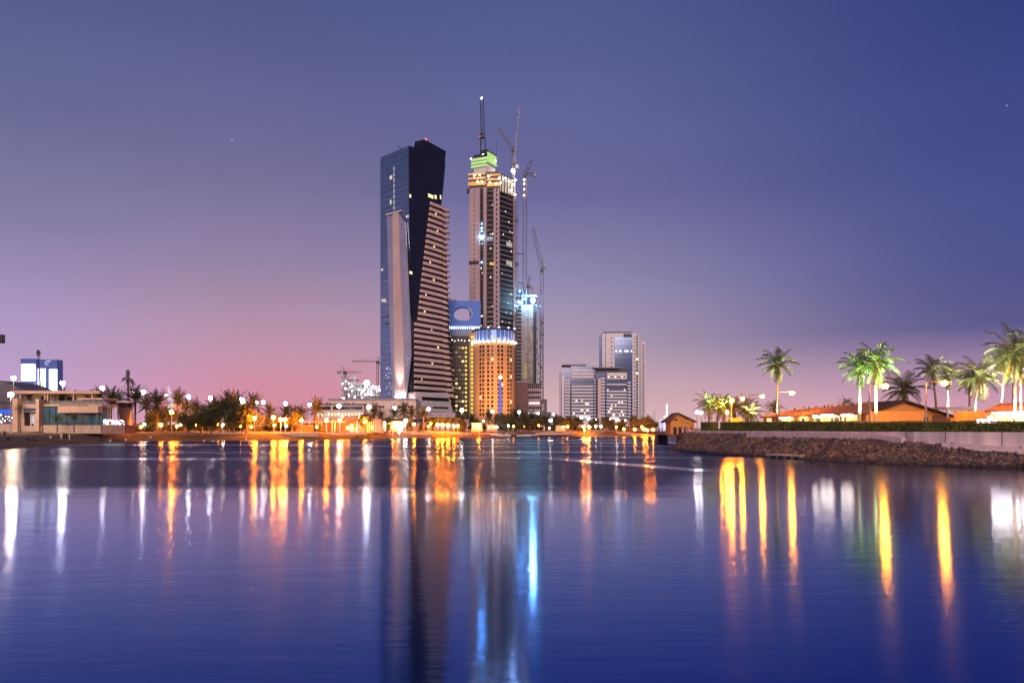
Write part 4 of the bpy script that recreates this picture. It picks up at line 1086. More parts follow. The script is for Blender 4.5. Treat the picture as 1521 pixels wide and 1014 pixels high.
mb = MB(); x = PX(531, 305); mb.cyl(x, 305, 2.6, PZ(632, 305), 1.3, .5, 8); mb.cyl(x, 305, PZ(632, 305), PZ(624, 305), .5, .12, 8); mb.build('cone', C_white, mon)
cn = thing('colonnade', 'row of thin pale columns with a warm lit wall behind, left of the food stalls', 'colonnade', (PX(554, 318), 318, 2.9))
Fcn = flat_frame(318)
for i in range(7):
    mb = MB(); px = 546 + i * 3.1; mb.tube([(PX(px, 316), 316, 2.6), (PX(px, 316), 316, PZ(625.5, 316))], .2, 7); mb.build('column', C_white, cn)
mb = MB(); Fcn.pbox(mb, 545, 566, 622.5, 625, -2, .5); mb.build('beam', C_cafe, cn)
mb = MB(); Fcn.pbox(mb, 545, 566, 625, 643, -6, -4); mb.build('wall', C_cafe, cn)
for i, (x0, x1, y0, col, lab) in enumerate(((562, 571, 626, W_white, 'bright food stall with a white frame right of the thin columns'), (582, 597, 627, W_white, 'brightest open food stall behind the small palms in the middle of the beach'),
                                           (571, 581, 628.5, W_yel, 'yellow lit food stall between the two white lit stalls'), (700, 716, 629, W_warm, 'warm lit kiosk behind the beach left of the blue pylon'),
                                           (722, 738, 632, W_warm, 'low shop front glowing behind the palms under the blue pylon'), (826, 840, 633, W_yel, 'yellow lit stall near the dark bushes left of the office blocks'))):
    Ys = shoreY((x0 + x1) / 2) + 22
    st = thing('food_stall', lab, 'stall', (PX((x0 + x1) / 2, Ys), Ys + 1.5, 2.7), 'lit stalls along the beach')
    fr = flat_frame(Ys)
    mb = MB(); fr.pbox(mb, x0, x1, y0 - 1.2, y0, -3.5, .8); mb.build('roof', C_white, st)
    mb = MB(); fr.pbox(mb, x0, x1, y0, 640, -3.4, -3); mb.build('back_wall', col, st)
    mb = MB(); fr.pbox(mb, x0, x1, 636.5, 640.5, -.3, 0); mb.build('counter', C_cafe2, st)
    for px in (x0 + .3, (x0 + x1) / 2, x1 - .6):
        mb = MB(); fr.pbox(mb, px, px + .5, y0, 640, -.3, -.05); mb.build('post', C_steel_d, st)
for a, b, off, lab in ((566, 640, 9, 'low pale kerb on the sand before the food stalls'), (642, 700, 9, 'low pale kerb before the clipped orange trees'), (796, 852, 8, 'low pale kerb before the trees left of the office blocks'), (854, 940, 9, 'low pale kerb on the shore under the office blocks'), (702, 742, 10, 'low pale kerb before the warm kiosk left of the pylon')):
    Yw = max(shoreY(a), shoreY(b)) + off
    t = thing('kerb_wall', lab, 'wall', (PX((a + b) / 2, Yw), Yw, .9), 'kerbs along the beach')
    mb = MB(); mb.box(PX(a, Yw), PX(b, Yw), Yw, Yw + .6, .4, 1.75); mb.build('wall', C_low, t)
    mb = MB(); mb.box(PX(a, Yw), PX(b, Yw), Yw - .15, Yw + .75, 1.752, 1.9); mb.build('coping', C_white, t)
# distant low blocks seen through the trees
for (x0, x1, y0, Y, mat, lab) in ((276, 300, 601, 470, C_conc, 'low flat grey block half hidden by the dark palms under the sail monument'), (815, 834, 628, 520, C_conc, 'low grey block just left of the pale office blocks'),
                                  (964, 978, 627, 520, C_steel, 'blue grey harbour shed left of the orange pavilion'), (640, 676, 612, 545, C_rose, 'pink stone block at the foot of the dark hotel wing')):
    bk = pw('low_block', lab, 'building', x0, x1, y0, 640, Y, 14, mat)
    for k in range(3):
        mb = MB(); flat_frame(Y).pbox(mb, x0 + 2 + k * (x1 - x0 - 4) / 3, x0 + 4.5 + k * (x1 - x0 - 4) / 3, y0 + 3, y0 + 6, 0, .12); mb.build('window', G_win, bk)
# ================================================================ right bank: rubble slope, wall, hedge, villas
rnd = random.Random(33)
def wp(px, py): Y = CZ * F / (py - HY); return (PX(px, Y), Y)
W = [(66, 40), (61, 55)] + [wp(1700, 704), wp(1521, 697), wp(1400, 693), wp(1300, 689), wp(1200, 683), wp(1100, 676), wp(1040, 671.2), wp(1008, 669), (30.2, 150), (35, 166), (50, 187), (84, 208), (160, 232), (420, 262), (3000, 300)]
def resample(P, step):
    out = [P[0]]
    for a, b in zip(P[:-1], P[1:]):
        L = math.hypot(b[0] - a[0], b[1] - a[1]); n = max(1, int(L / step))
        out += [(a[0] + (b[0] - a[0]) * i / n, a[1] + (b[1] - a[1]) * i / n) for i in range(1, n + 1)]
    return out
Wr = resample(W[:-2], 1.5)
def offset(P, d):
    out = []
    for i, p in enumerate(P):
        a, b = P[max(0, i - 2)], P[min(len(P) - 1, i + 2)]
        t = Vector((b[0] - a[0], b[1] - a[1])).normalized(); n = Vector((t.y, -t.x))
        dd = d(i) if callable(d) else d
        out.append((p[0] + n.x * dd, p[1] + n.y * dd))
    return out
# height of the slope's top edge: low at the near right end, higher towards the tip
def top_z(y): return float(np.interp(y, [60, 84, 92, 97, 110, 140, 170], [1.5, 1.62, 2.35, 2.9, 3.05, 3.08, 3.05]))
def sw(c=0.): return lambda i: float(np.interp(Wr[i][1], [95, 138], [6.2, 2.6])) + c
T = offset(Wr, sw())
ZP = 3.55
m_rub = M('rubble_ground', (.05, .03, .025), .95, scale=1.2, col2=(.15, .1, .085), bump=.8)
mb = MB(); cols = 7
for i, (w, t_) in enumerate(zip(Wr, T)):
    for j in range(cols + 1):
        f = j / cols
        z = -.5 + (top_z(t_[1]) + .5) * min(1, f * 1.06) + (rnd.uniform(-.14, .14) if 0 < j < cols else 0)
        f2 = f * 1.04 - .04
        mb.v.append((w[0] + (t_[0] - w[0]) * f2, w[1] + (t_[1] - w[1]) * f2, z))
mb.f = [(i * (cols + 1) + j, i * (cols + 1) + j + 1, (i + 1) * (cols + 1) + j + 1, (i + 1) * (cols + 1) + j) for i in range(len(Wr) - 1) for j in range(cols)]
tag(mb.build('embankment', m_rub), kind='structure')
# boulders lying on it: nobody could count them
rub = MB()
ico = bmesh.new(); bmesh.ops.create_icosphere(ico, subdivisions=1, radius=1); iv = [v.co.copy() for v in ico.verts]; ifc = [tuple(v.index for v in f.verts) for f in ico.faces]; ico.free()
vis = [i for i in range(len(Wr)) if Wr[i][1] > 62 and Wr[i][1] < 172]
for _ in range(13000):
    i = rnd.choice(vis[:-1]); f = rnd.random(); k = rnd.random()
    w, t_ = Wr[i], T[i]; w2, t2_ = Wr[i + 1], T[i + 1]
    x = (w[0] + (w2[0] - w[0]) * k) * (1 - f) + (t_[0] + (t2_[0] - t_[0]) * k) * f
    y = (w[1] + (w2[1] - w[1]) * k) * (1 - f) + (t_[1] + (t2_[1] - t_[1]) * k) * f
    z = -.45 + (top_z(t_[1]) + .45) * min(1, f * 1.04)
    r = rnd.choice([.06, .075, .09, .12, .16, .22]) * rnd.uniform(.75, 1.3)
    M3 = Matrix.Rotation(rnd.uniform(0, 6.3), 3, Vector((rnd.uniform(-1, 1), rnd.uniform(-1, 1), rnd.uniform(-1, 1))).normalized())
    sc = (r * rnd.uniform(.8, 1.7), r * rnd.uniform(.8, 1.3), r * rnd.uniform(.5, .9))
    rub.add([tuple(M3 @ Vector((v.x * sc[0] * rnd.uniform(.8, 1.15), v.y * sc[1], v.z * sc[2])) + Vector((x, y, z + .05))) for v in iv], ifc)
tag(rub.build('rubble', wet_dim_line(M('brown_boulders', (.11, .062, .045), .9, scale=.9, col2=(.34, .21, .15), bump=.4), .12, .5, .25)), kind='stuff', label='brown broken stones covering the slope of the right bank')
# plateau behind the slope
TB = offset(Wr, sw(.55))
mb = MB()
mb.prism(TB + [(420, 262), (420, 40)], ZP - 3.2, ZP)
tag(mb.build('terrace_ground', M('terrace_paving', (.3, .2, .16), .9, scale=.4, var=.2), fix=True), kind='structure')
# retaining wall with a stepped foot
wt = thing('retaining_wall', 'long pink concrete retaining wall on top of the rubble slope', 'wall', (45, 100, 2.5))
idx = [i for i in range(len(Wr)) if 45 < T[i][1] < 165]
A, B, Cc = offset(Wr, sw(-.05)), offset(Wr, sw(.5)), offset(Wr, sw(-.75))
m_wall = M('pink_concrete', (.8, .61, .59), .85, scale=.7, var=.24, stretch=(1, 1, .35))
def strip(Pa, Pb, z0f, z1f, ids):
    mb = MB(); n = len(ids)
    for i in ids: mb.v += [(*Pa[i], z0f(i)), (*Pa[i], z1f(i)), (*Pb[i], z1f(i)), (*Pb[i], z0f(i))]
    for k in range(n - 1):
        a, b = 4 * k, 4 * (k + 1)
        mb.f += [(a, b, b + 1, a + 1), (a + 1, b + 1, b + 2, a + 2), (a + 2, b + 2, b + 3, a + 3), (a + 3, b + 3, b, a)]
    mb.f += [(0, 1, 2, 3), tuple(4 * (n - 1) + q for q in (3, 2, 1, 0))]
    return mb
strip(A, B, lambda i: .3, lambda i: ZP + .06, idx).build('wall', m_wall, wt, fix=True)
C_led = M('pale_ledge', (.8, .6, .58), .85, scale=.9, var=.12)
strip(Cc, A, lambda i: .3, lambda i: top_z(T[i][1]) + .38 - .1 * math.sin(i * .4), [i for i in idx if T[i][1] < 89]).build('ledge', C_led, wt, fix=True)
strip(Cc, A, lambda i: .5, lambda i: top_z(T[i][1]) + .42, [i for i in idx if 92 < T[i][1] < 125]).build('ledge', C_led, wt, fix=True)
for i in idx[::4]:
    fr_ = Frame(A[i], A[min(i + 1, len(A) - 1)]) if A[i][0] < A[min(i + 1, len(A) - 1)][0] else Frame(A[min(i + 1, len(A) - 1)], A[i])
    if fr_.len < .2: continue
    mb = MB(); fr_.box(mb, .0, .09, top_z(T[i][1]) - .1, ZP + .06, .0, .012); mb.build('joint', M('wall_joint_stain', (.2, .13, .12), .9, scale=2), wt)
for i in [i for i in idx if T[i][1] < 91][::4]:
    mb = MB(); x, y = Cc[i]; mb.box(x - .12, x + .12, y - .1, y + .1, top_z(T[i][1]) + .36, top_z(T[i][1]) + .55); mb.build('weep_stone', C_low, wt)
# drain outlet slab at the water's edge
dr = thing('drain_outlet', 'flat concrete drain outlet at the waterline below the leaning lamp palm', 'drain', (*wp(1165, 680.5), 0))
a, b = wp(1140, 679.3), wp(1192, 681.8)
fr = Frame(a, b)
mb = MB(); fr.box(mb, 0, fr.len, .32, .55, -2.2, .3); mb.build('slab', C_low, dr)
for k in range(5):
    mb = MB(); fr.box(mb, .3 + k * (fr.len - .8) / 4, .6 + k * (fr.len - .8) / 4, -.6, .32, -1.5, .2); mb.build('support', C_conc_d, dr)

# hedges: thousands of small leaves in a clipped box on a bed of darker twigs
HA, HB = offset(Wr, sw(1.5)), offset(Wr, sw(3.0))
m_hedge = M('hedge_leaves', (.1, .14, .028), .6, scale=1.2, col2=(.25, .24, .06))
m_twig = M('hedge_core', (.05, .065, .014), .9, scale=2)
def hedge_top(y): return float(np.interp(y, [75, 90, 110, 150], [4.66, 4.72, 4.9, 5.15]))
def hedge(label, px0, px1):
    ids = [i for i in range(len(Wr)) if 60 < HA[i][1] < 158 and px0 <= CX + HA[i][0] / HA[i][1] * F <= px1]
    if ids[0] > ids[-1]: ids = ids[::-1]
    t = thing('clipped_hedge', label, 'hedge', (*HA[ids[len(ids) // 2]], ZP), 'hedges on the right bank')
    strip(offset(Wr, sw(1.6)), offset(Wr, sw(2.9)), lambda i: ZP, lambda i: hedge_top(HA[i][1]) - .08, ids).build('twigs', m_twig, t, fix=True)
    lv = MB()
    L = len(ids)
    for _ in range(int(L * 420)):
        k = rnd.randrange(L - 1); i = ids[k]; u = rnd.random()
        side = rnd.random()
        f = 0 if side < .55 else rnd.random()
        zt_ = hedge_top(HA[i][1]) + .05 * math.sin(i * .9)
        z = zt_ + rnd.uniform(-.03, .06) if f > 0 else ZP + (zt_ - ZP) * rnd.random()
        ax, ay = HA[i]; bx_, by = HA[ids[k + 1]]; cx_, cy_ = HB[i]
        x = ax + (bx_ - ax) * u + (cx_ - ax) * f + rnd.uniform(-.07, .07); y = ay + (by - ay) * u + (cy_ - ay) * f + rnd.uniform(-.07, .07)
        d = Vector((rnd.uniform(-1, 1), rnd.uniform(-1, 1), rnd.uniform(-.3, 1))).normalized(); e = d.cross(Vector((rnd.uniform(-1, 1), rnd.uniform(-1, 1), rnd.uniform(-1, 1)))).normalized()
        s = rnd.uniform(.07, .13); p = Vector((x, y, z))
        lv.add([tuple(p - d * s), tuple(p + e * s * .55), tuple(p + d * s), tuple(p - e * s * .55)], [(0, 1, 2, 3)])
    lv.build('leaves', m_hedge, t)
hedge('short clipped hedge between the orange pavilion and the gap in the hedge', 1040, 1061.5)
hedge('long clipped green hedge along the top of the pink wall', 1064, 1760)

# bridge to the bank
br = thing('foot_bridge', 'brown concrete foot bridge on dark piers at the tip of the rubble bank', 'bridge', (35, 170, 3))
FBr = Frame((PX(938, 300), 300), (PX(1042, 158), 158))
mb = MB(); FBr.box(mb, 0, FBr.len, 2.25, 3.1, -3.2, 0); mb.build('deck', M('bridge_concrete', (.2, .11, .09), .9, scale=.5, var=.2), br)
for px, w in ((972.5, 2.6), (1003, 3.4)):
    s0 = FBr.s_(px)
    mb = MB(); FBr.box(mb, s0, s0 + w * 2.2, -1, 2.25, -3, -.2); mb.build('pier', M('pier_concrete', (.045, .03, .03), .9, scale=.6), br)
mb = MB(); FBr.box(mb, 0, FBr.len, 4.0, 4.1, -.35, -.25); mb.build('handrail', C_white, br)
for i in range(26):
    s0 = FBr.len * (i + .3) / 26
    mb = MB(); FBr.box(mb, s0, s0 + .13, 3.1, 4.0, -.37, -.23); mb.build('railing_post', C_white, br)
# pavilion hut
hu = thing('gabled_pavilion', 'small orange lit pavilion with a gabled roof behind the foot bridge', 'pavilion', (PX(1012, 188), 190, 3.2))
FHu = flat_frame(186)
m_or = M('orange_stucco', (.78, .32, .08), .85, scale=.7, var=.1)
mb = MB(); FHu.pbox(mb, 996, 1031, 625, 645, -6, 0); mb.build('wall', m_or, hu)
mb = MB(); FHu.poly(mb, [(998, 624.9), (1007.5, 614.5), (1024, 624.9)], -5.9, -.1); mb.build('gable', m_or, hu, fix=True)
m_tile = M('roof_tiles', (.2, .08, .045), .8, scale=2.5, var=.3)
for pts in (((989, 626), (1006.8, 612.4), (1007.5, 614.4), (990, 627.6)), ((1006.8, 612.4), (1034, 625.5), (1033, 627.2), (1007, 614.4))):
    mb = MB(); FHu.poly(mb, pts, -7, .9); mb.build('roof_slope', m_tile, hu, fix=True)
mb = MB(); FHu.pbox(mb, 1002, 1006, 621.5, 624.5, -.09, .02); mb.build('vent', C_dark, hu)
mb = MB(); FHu.pbox(mb, 1012, 1026, 623.3, 627.2, 0, .35); mb.build('sign_board', M('yellow_board', (.6, .35, .08), .7, scale=1), hu)
for px in (1000, 1008, 1016, 1024):
    mb = MB(); FHu.pbox(mb, px, px + 5, 634, 645, 0, .08); mb.build('opening', C_dark, hu)
mb = MB(); FHu.pbox(mb, 1023, 1028, 619, 626, -3, -2); mb.build('chimney', C_cafe2, hu)

# villas
m_vil = M('ochre_stucco', (.62, .33, .1), .85, scale=.5, var=.08)
m_troof = M('terracotta_roof', (.42, .19, .1), .85, scale=1.6, var=.3)
m_droof = M('dark_roof_edge', (.05, .03, .025), .8, scale=2)
YV = 121
FV = flat_frame(YV)
vi = thing('gabled_villa', 'ochre villa with a broad low gable facing the water behind the hedge', 'villa', (PX(1350, YV), YV + 6, ZP))
mb = MB(); FV.poly(mb, [(1283, 640), (1283, 616), (1342, 597.5), (1404, 617), (1404, 640)], -14, 0); mb.build('wall', m_vil, vi, fix=True)
for pts in (((1276, 615.5), (1341, 593.6), (1342, 596.9), (1277, 618)), ((1341, 593.6), (1414, 617.5), (1413, 619.5), (1342, 596.9))):
    mb = MB(); FV.poly(mb, pts, -15, 1.0); mb.build('roof_slope', m_droof, vi, fix=True)
mb = MB(); FV.pbox(mb, 1341, 1350, 618, 625, 0, .1); mb.build('window', C_dark, vi)
mb = MB(); FV.pbox(mb, 1360, 1378, 619, 627, 0, .1); mb.build('window', C_dark, vi)
for a, b in ((1341, 1350), (1360, 1378)):
    mb = MB(); FV.pbox(mb, a - 1.2, b + 1.2, 625 if a < 1350 else 627, 626.2 if a < 1350 else 628.2, .1, .3); mb.build('window_sill', C_white, vi)
    mb = MB(); FV.pbox(mb, (a + b) / 2 - .35, (a + b) / 2 + .35, 618.4 if a < 1350 else 619.4, 625, .1, .16); mb.build('window_bar', C_white, vi)
mb = MB(); FV.pbox(mb, 1312, 1316.5, 614, 619.5, 0, .5); mb.build('air_conditioner', C_pole, vi)
mb = MB(); FV.pbox(mb, 1295, 1295.8, 612, 640, .02, .2); mb.build('downpipe', C_steel, vi)
mb = MB(); FV.pbox(mb, 1284, 1340, 631, 640, .02, .12); mb.build('plinth', M('dark_plinth', (.28, .13, .06), .9, scale=1), vi)
mb = MB(); FV.pbox(mb, 1398, 1421, 616, 640, -8, -.3); mb.build('side_wing', m_vil, vi)
Yl = 128
FL_ = Frame((PX(1134, 138), 138), (PX(1287, 110), 110))
lv_ = thing('long_villa', 'long low villa with a terracotta roof and bright white lit eaves', 'villa', (PX(1210, 124), 128, ZP))
mb = MB(); FL_.pbox(mb, 1134, 1287, 613, 640, -9, 0); mb.build('wall', m_vil, lv_)
def slope(pts, name, t, mat):       # four corners: (px, py, depth)
    v = [(PX(a, y), y, PZ(b, y)) for a, b, y in pts]
    mb = MB(); mb.add(v + [(x, y, z - .25) for x, y, z in v], [(0, 1, 2, 3), (7, 6, 5, 4), (0, 4, 5, 1), (1, 5, 6, 2), (2, 6, 7, 3), (3, 7, 4, 0)]); mb.build(name, mat, t, fix=True)
slope([(1128, 618.5, 137.5), (1290, 612.5, 108.5), (1300, 598, 115), (1172, 609, 141)], 'roof', lv_, m_troof)
slope([(1128, 618.5, 148), (1290, 614, 121), (1300, 598, 115), (1172, 609, 141)], 'roof', lv_, m_troof)
for k in range(16):
    px = 1180 + k * 7.2 + rnd.uniform(-2, 2); py = 608.2 - (px - 1172) * .086
    mb = MB(); yr = 141 - (px - 1172) * .203; x = PX(px, yr); z = PZ(py, yr); w = rnd.uniform(.08, .22); mb.box(x - w, x + w, yr - .2, yr + .2, z - .2, z + rnd.uniform(.1, .35)); mb.build('roof_vent', C_cafe if k % 3 else C_steel_d, lv_)
L_eave = E('eave_tube', (1, .8, .58), 34)
for (a, b, y) in ((1187.5, 1199.5, 616.3), (1214, 1222, 617), (1227, 1245, 615.6), (1257, 1271, 615.3), (1163, 1176, 618.6)):
    mb = MB(); FL_.pbox(mb, a, b, y, y + 2.2, .3, .8); mb.build('eave_light', L_eave, lv_)
for (a, b, y0, mat) in ((1192, 1195, 621, C_dark), (1202.5, 1211, 615, M('cream_panel', (.7, .5, .2), .8, scale=.6)), (1214, 1218.5, 621, C_dark), (1235, 1238, 620, C_dark), (1240.5, 1245, 620, C_dark), (1247, 1253.5, 612, M('white_panel', (.78, .68, .55), .8, scale=.6)), (1278, 1281, 616, C_dark), (1140, 1146, 621, W_warm)):
    mb = MB(); FL_.pbox(mb, a, b, y0, 640, .02, .14); mb.build('door' if mat is C_dark else 'wall_panel', mat, lv_)
for px in (1254, 1261, 1268):
    mb = MB(); FL_.pbox(mb, px, px + .6, 617.5, 640, 1.3, 1.4); mb.build('porch_post', C_steel_d, lv_)
FV2 = flat_frame(94)
v3 = thing('brown_bungalow', 'brown roofed bungalow with a blazing white eave at the right edge', 'villa', (PX(1510, 94), 98, ZP))
mb = MB(); FV2.pbox(mb, 1480, 1640, 609, 640, -9, 0); mb.build('wall', M('warm_stucco', (.6, .36, .17), .85, scale=.5), v3)
slope([(1462, 609, 92.5), (1660, 606, 92.5), (1640, 592, 99), (1486, 599, 99)], 'roof', v3, m_troof)
slope([(1462, 609, 105.5), (1660, 606, 105.5), (1640, 592, 99), (1486, 599, 99)], 'roof', v3, m_troof)
mb = MB(); FV2.pbox(mb, 1469, 1640, 609.5, 614.2, .6, 1.3, 1505); mb.build('eave_light', E('bungalow_eave', (1, .82, .7), 48), v3)
for k in range(12):
    px = 1483 + k * 5.4
    mb = MB(); FV2.pbox(mb, px, px + 2.4, 616, 640, .02, .12); mb.build('window', W_warm if k % 4 == 1 else M('wood_panel', (.3, .13, .06), .7, scale=2), v3)
pl = thing('terrace_pergola', 'flat roofed pale pergola between the ochre villa and the brown bungalow', 'pergola', (PX(1430, 118), 119, ZP))
FPl = flat_frame(117)
mb = MB(); FPl.pbox(mb, 1406, 1452, 603.8, 607.5, -4, 0); mb.build('roof', C_white, pl)
for px in (1408, 1419, 1436, 1446.5):
    mb = MB(); FPl.pbox(mb, px, px + 2, 607.5, 640, -.4, -.1); mb.build('post', C_white, pl)
mb = MB(); FPl.pbox(mb, 1452, 1466, 619, 624, -2, -1.5); mb.build('counter', C_white, pl)
mb = MB(); FPl.pbox(mb, 1406, 1452, 616, 640, -4, -3.6); mb.build('back_wall', M('dusky_rose', (.25, .12, .11), .85, scale=.6), pl)
ct = thing('bar_counter', 'white lit bar counter in front of the brown bungalow', 'counter', (PX(1466, 94), 94, ZP))
mb = MB(); FV2.pbox(mb, 1453, 1478, 622.5, 640, -.3, .4, 1466); mb.build('front', E('lit_counter', (1, .85, .75), 5), ct)
mb = MB(); FV2.pbox(mb, 1468, 1473, 617, 622.4, -.3, .2, 1466); mb.build('till', C_white, ct)
ch = thing('planter_box', 'square ochre planter box behind the hedge beside the villa', 'planter', (PX(1416, 112), 112, ZP))
mb = MB(); flat_frame(112).pbox(mb, 1411.5, 1420, 619.5, 640, -1, 0); mb.build('box', m_vil, ch)
sgn = thing('notice_board', 'bright yellow board under the orange lamps behind the short hedge', 'sign', (PX(1094, 150), 150, ZP))
mb = MB(); flat_frame(150).pbox(mb, 1085.5, 1103, 620.5, 631, -.3, 0); mb.build('board', M('bright_yellow_board', (.8, .6, .03), .6, scale=.8, var=.05), sgn)
for px in (1087, 1101):
    mb = MB(); flat_frame(150).pbox(mb, px, px + 1, 631, 641, -.25, -.05); mb.build('leg', C_steel_d, sgn)
for k in range(5):      # tangle of pipes between villa and pergola
    pass
car = thing('parked_car', 'pale car parked behind the hedge in front of the ochre gable, only its roof showing', 'car', (PX(1336, 114), 114, ZP))
xc = PX(1337, 114)
mb = MB(); sec = lambda y, w: [(xc + a * w, y, ZP + h) for a, h in ((-1, .3), (-1, .75), (-.62, .95), (-.42, 1.42), (.3, 1.45), (.6, 1.0), (1, .85), (1, .3))]
mb.loft([sec(113.2, 2.1), sec(114.8, 2.1)]); cbody = mb.build('body', M('pale_car_paint', (.7, .62, .5), .3, .2, scale=1, var=.04), car, fix=True)
mb = MB(); mb.add([(xc - .8, 113.18, ZP + 1.0), (xc + 1.05, 113.18, ZP + 1.0), (xc + .55, 113.18, ZP + 1.36), (xc - .78, 113.18, ZP + 1.36)], [(0, 1, 2, 3)]); mb.build('window', G_win, cbody)
for dx in (-1.3, 1.3):
    for yy_ in (113.15, 114.85):
        mb = MB(); mb.loft([[(xc + dx + .32 * math.cos(a), yy_ + e, ZP + .32 + .32 * math.sin(a)) for a in [2 * math.pi * i / 12 for i in range(12)]] for e in (-.1, .1)]); mb.build('wheel', C_steel_d, car, fix=True)
# ================================================================ palms, trees, lamps, people, boats
rnd = random.Random(55)
m_bark = M('palm_bark', (.13, .085, .06), .95, scale=3, var=.35, bump=.6, stretch=(1, 1, 5))
m_barkw = M('pale_palm_bark', (.3, .24, .19), .9, scale=3, var=.2, stretch=(1, 1, 4))
m_coco = M('coconut_frond', (.04, .075, .016), .55, scale=.7, col2=(.125, .15, .045))
m_date = M('date_frond', (.022, .035, .014), .6, scale=.6, col2=(.06, .075, .03))
m_leaf = M('tree_leaves', (.025, .035, .01), .65, scale=.5, col2=(.085, .085, .025))
m_leaf2 = M('clipped_tree_leaves', (.04, .05, .01), .65, scale=.6, col2=(.09, .1, .025))

def crown_mesh(name, seed, nf, L, leaf, nl, width, e0=(-.5, 1.35), droop=1.0, wind=0.):
    r = random.Random(seed); mb = MB()
    for k in range(nf):
        az = k * 2.39996 + r.uniform(-.25, .25)
        dead = k < 4 and e0[0] < -.7
        el = e0[0] - (.5 if dead else 0) + (e0[1] - e0[0]) * ((k + .5) / nf) ** .8 + r.uniform(-.12, .12)
        Lf = L * r.uniform(.85, 1.12) * (1 if el > 0 else .85)
        d = Vector((math.cos(az) * math.cos(el), math.sin(az) * math.cos(el), math.sin(el)))
        pts = []; p = Vector((0, 0, 0)); n = 9
        for i in range(n):
            pts.append(p.copy()); p = p + d * (Lf / (n - 1))
            d = (d + Vector((wind * .10, 0, -.13 * droop * (.5 + i * .16)))).normalized()
        mb.tube([tuple(q) for q in pts], [.05 * (1 - .8 * i / n) + .008 for i in range(n)], 3)
        for j in range(nl):
            t = .12 + .88 * (j + .5) / nl
            x = t * (n - 1); i = min(n - 2, int(x)); q = pts[i].lerp(pts[i + 1], x - i); ax = (pts[i + 1] - pts[i]).normalized()
            sd = ax.cross(Vector((0, 0, 1))).normalized(); up = sd.cross(ax)
            ll = leaf * (math.sin(math.pi * min(1, .18 + t * .8)) * .9 + .15) * r.uniform(.8, 1.15)
            for s in (-1, 1):
                dd = (sd * s * .85 + ax * .65 + up * r.uniform(-.1, .35) + Vector((wind * .2, 0, -.28 * droop))).normalized()
                tip = q + dd * ll + Vector((0, 0, -.12 * ll * droop)); w = ax * width
                mb.add([tuple(q - w), tuple(q + w), tuple(q + dd * ll * .55 + w * .8), tuple(tip), tuple(q + dd * ll * .55 - w * .8)], [(0, 1, 2, 3, 4)])
    return mb.mesh(name)
def trunk_mesh(name, r0, r1, lean, seed, bulge=1.25):
    r = random.Random(seed); n = 12; rings = []
    for i in range(n + 1):
        t = i / n; x = lean * (t * t * .7 + t * .3); rad = (r0 + (r1 - r0) * t) * (bulge if i == 0 else 1) * (1 + (.07 if i % 2 else -.04))
        rings.append([(x + rad * math.cos(2 * math.pi * k / 9), rad * math.sin(2 * math.pi * k / 9), t) for k in range(9)])
    mb = MB(); mb.loft(rings); return mb.mesh(name)
COCO = [crown_mesh('coconut_crown', 100 + i, 26, 3.7, .95, 40, .024, (-.9, 1.3), 1.3, (-.45, .1, -.2)[i]) for i in range(3)]
DATE = [crown_mesh('date_crown', 200 + i, 34, 4.4, .8, 15, .085, (-.55, 1.4), .8, (-.1, .12, 0, .06)[i]) for i in range(4)]
SKIRT = [crown_mesh('dead_frond_skirt', 150 + i, 9, 2.5, .5, 16, .03, (-1.35, -.75), .9, (-.3, 0, .2)[i]) for i in range(3)]
for me in SKIRT: me.materials.append(M('dead_frond', (.13, .085, .045), .8, scale=2, col2=(.27, .19, .1)))
for me in COCO: me.materials.append(m_coco)
for me in DATE: me.materials.append(m_date)
LEANS = (-.9, 0, .9)
TRK = {k: [trunk_mesh('palm_trunk', *r_, l, 7 + i) for i, l in enumerate(LEANS)] for k, r_ in (('coco', (.2, .13)), ('cocow', (.2, .13)), ('date', (.36, .3)))}
for k, m in (('coco', m_bark), ('cocow', m_barkw), ('date', m_bark)):
    for me in TRK[k]: me.materials.append(m)
def palm(name, label, cat, group, x, y, z0, ztop, kind, lean, scale, crowns, rz):
    t = thing(name, label, cat, (x, y, z0), group)
    H = ztop - z0
    tr = link('trunk', TRK[kind][lean], t); tr.scale = (1, 1, H)
    c = link('crown', crowns[rnd.randrange(len(crowns))], t, (LEANS[lean], 0, H)); c.scale = (scale,) * 3; c.rotation_euler = (0, 0, rz)
    if kind != 'date':
        k = link('dead_fronds', SKIRT[rnd.randrange(3)], t, (LEANS[lean], 0, H - .1)); k.scale = (scale * .8, scale * .8, scale * rnd.uniform(.6, 1)); k.rotation_euler = (0, 0, rz + 1)
    return t

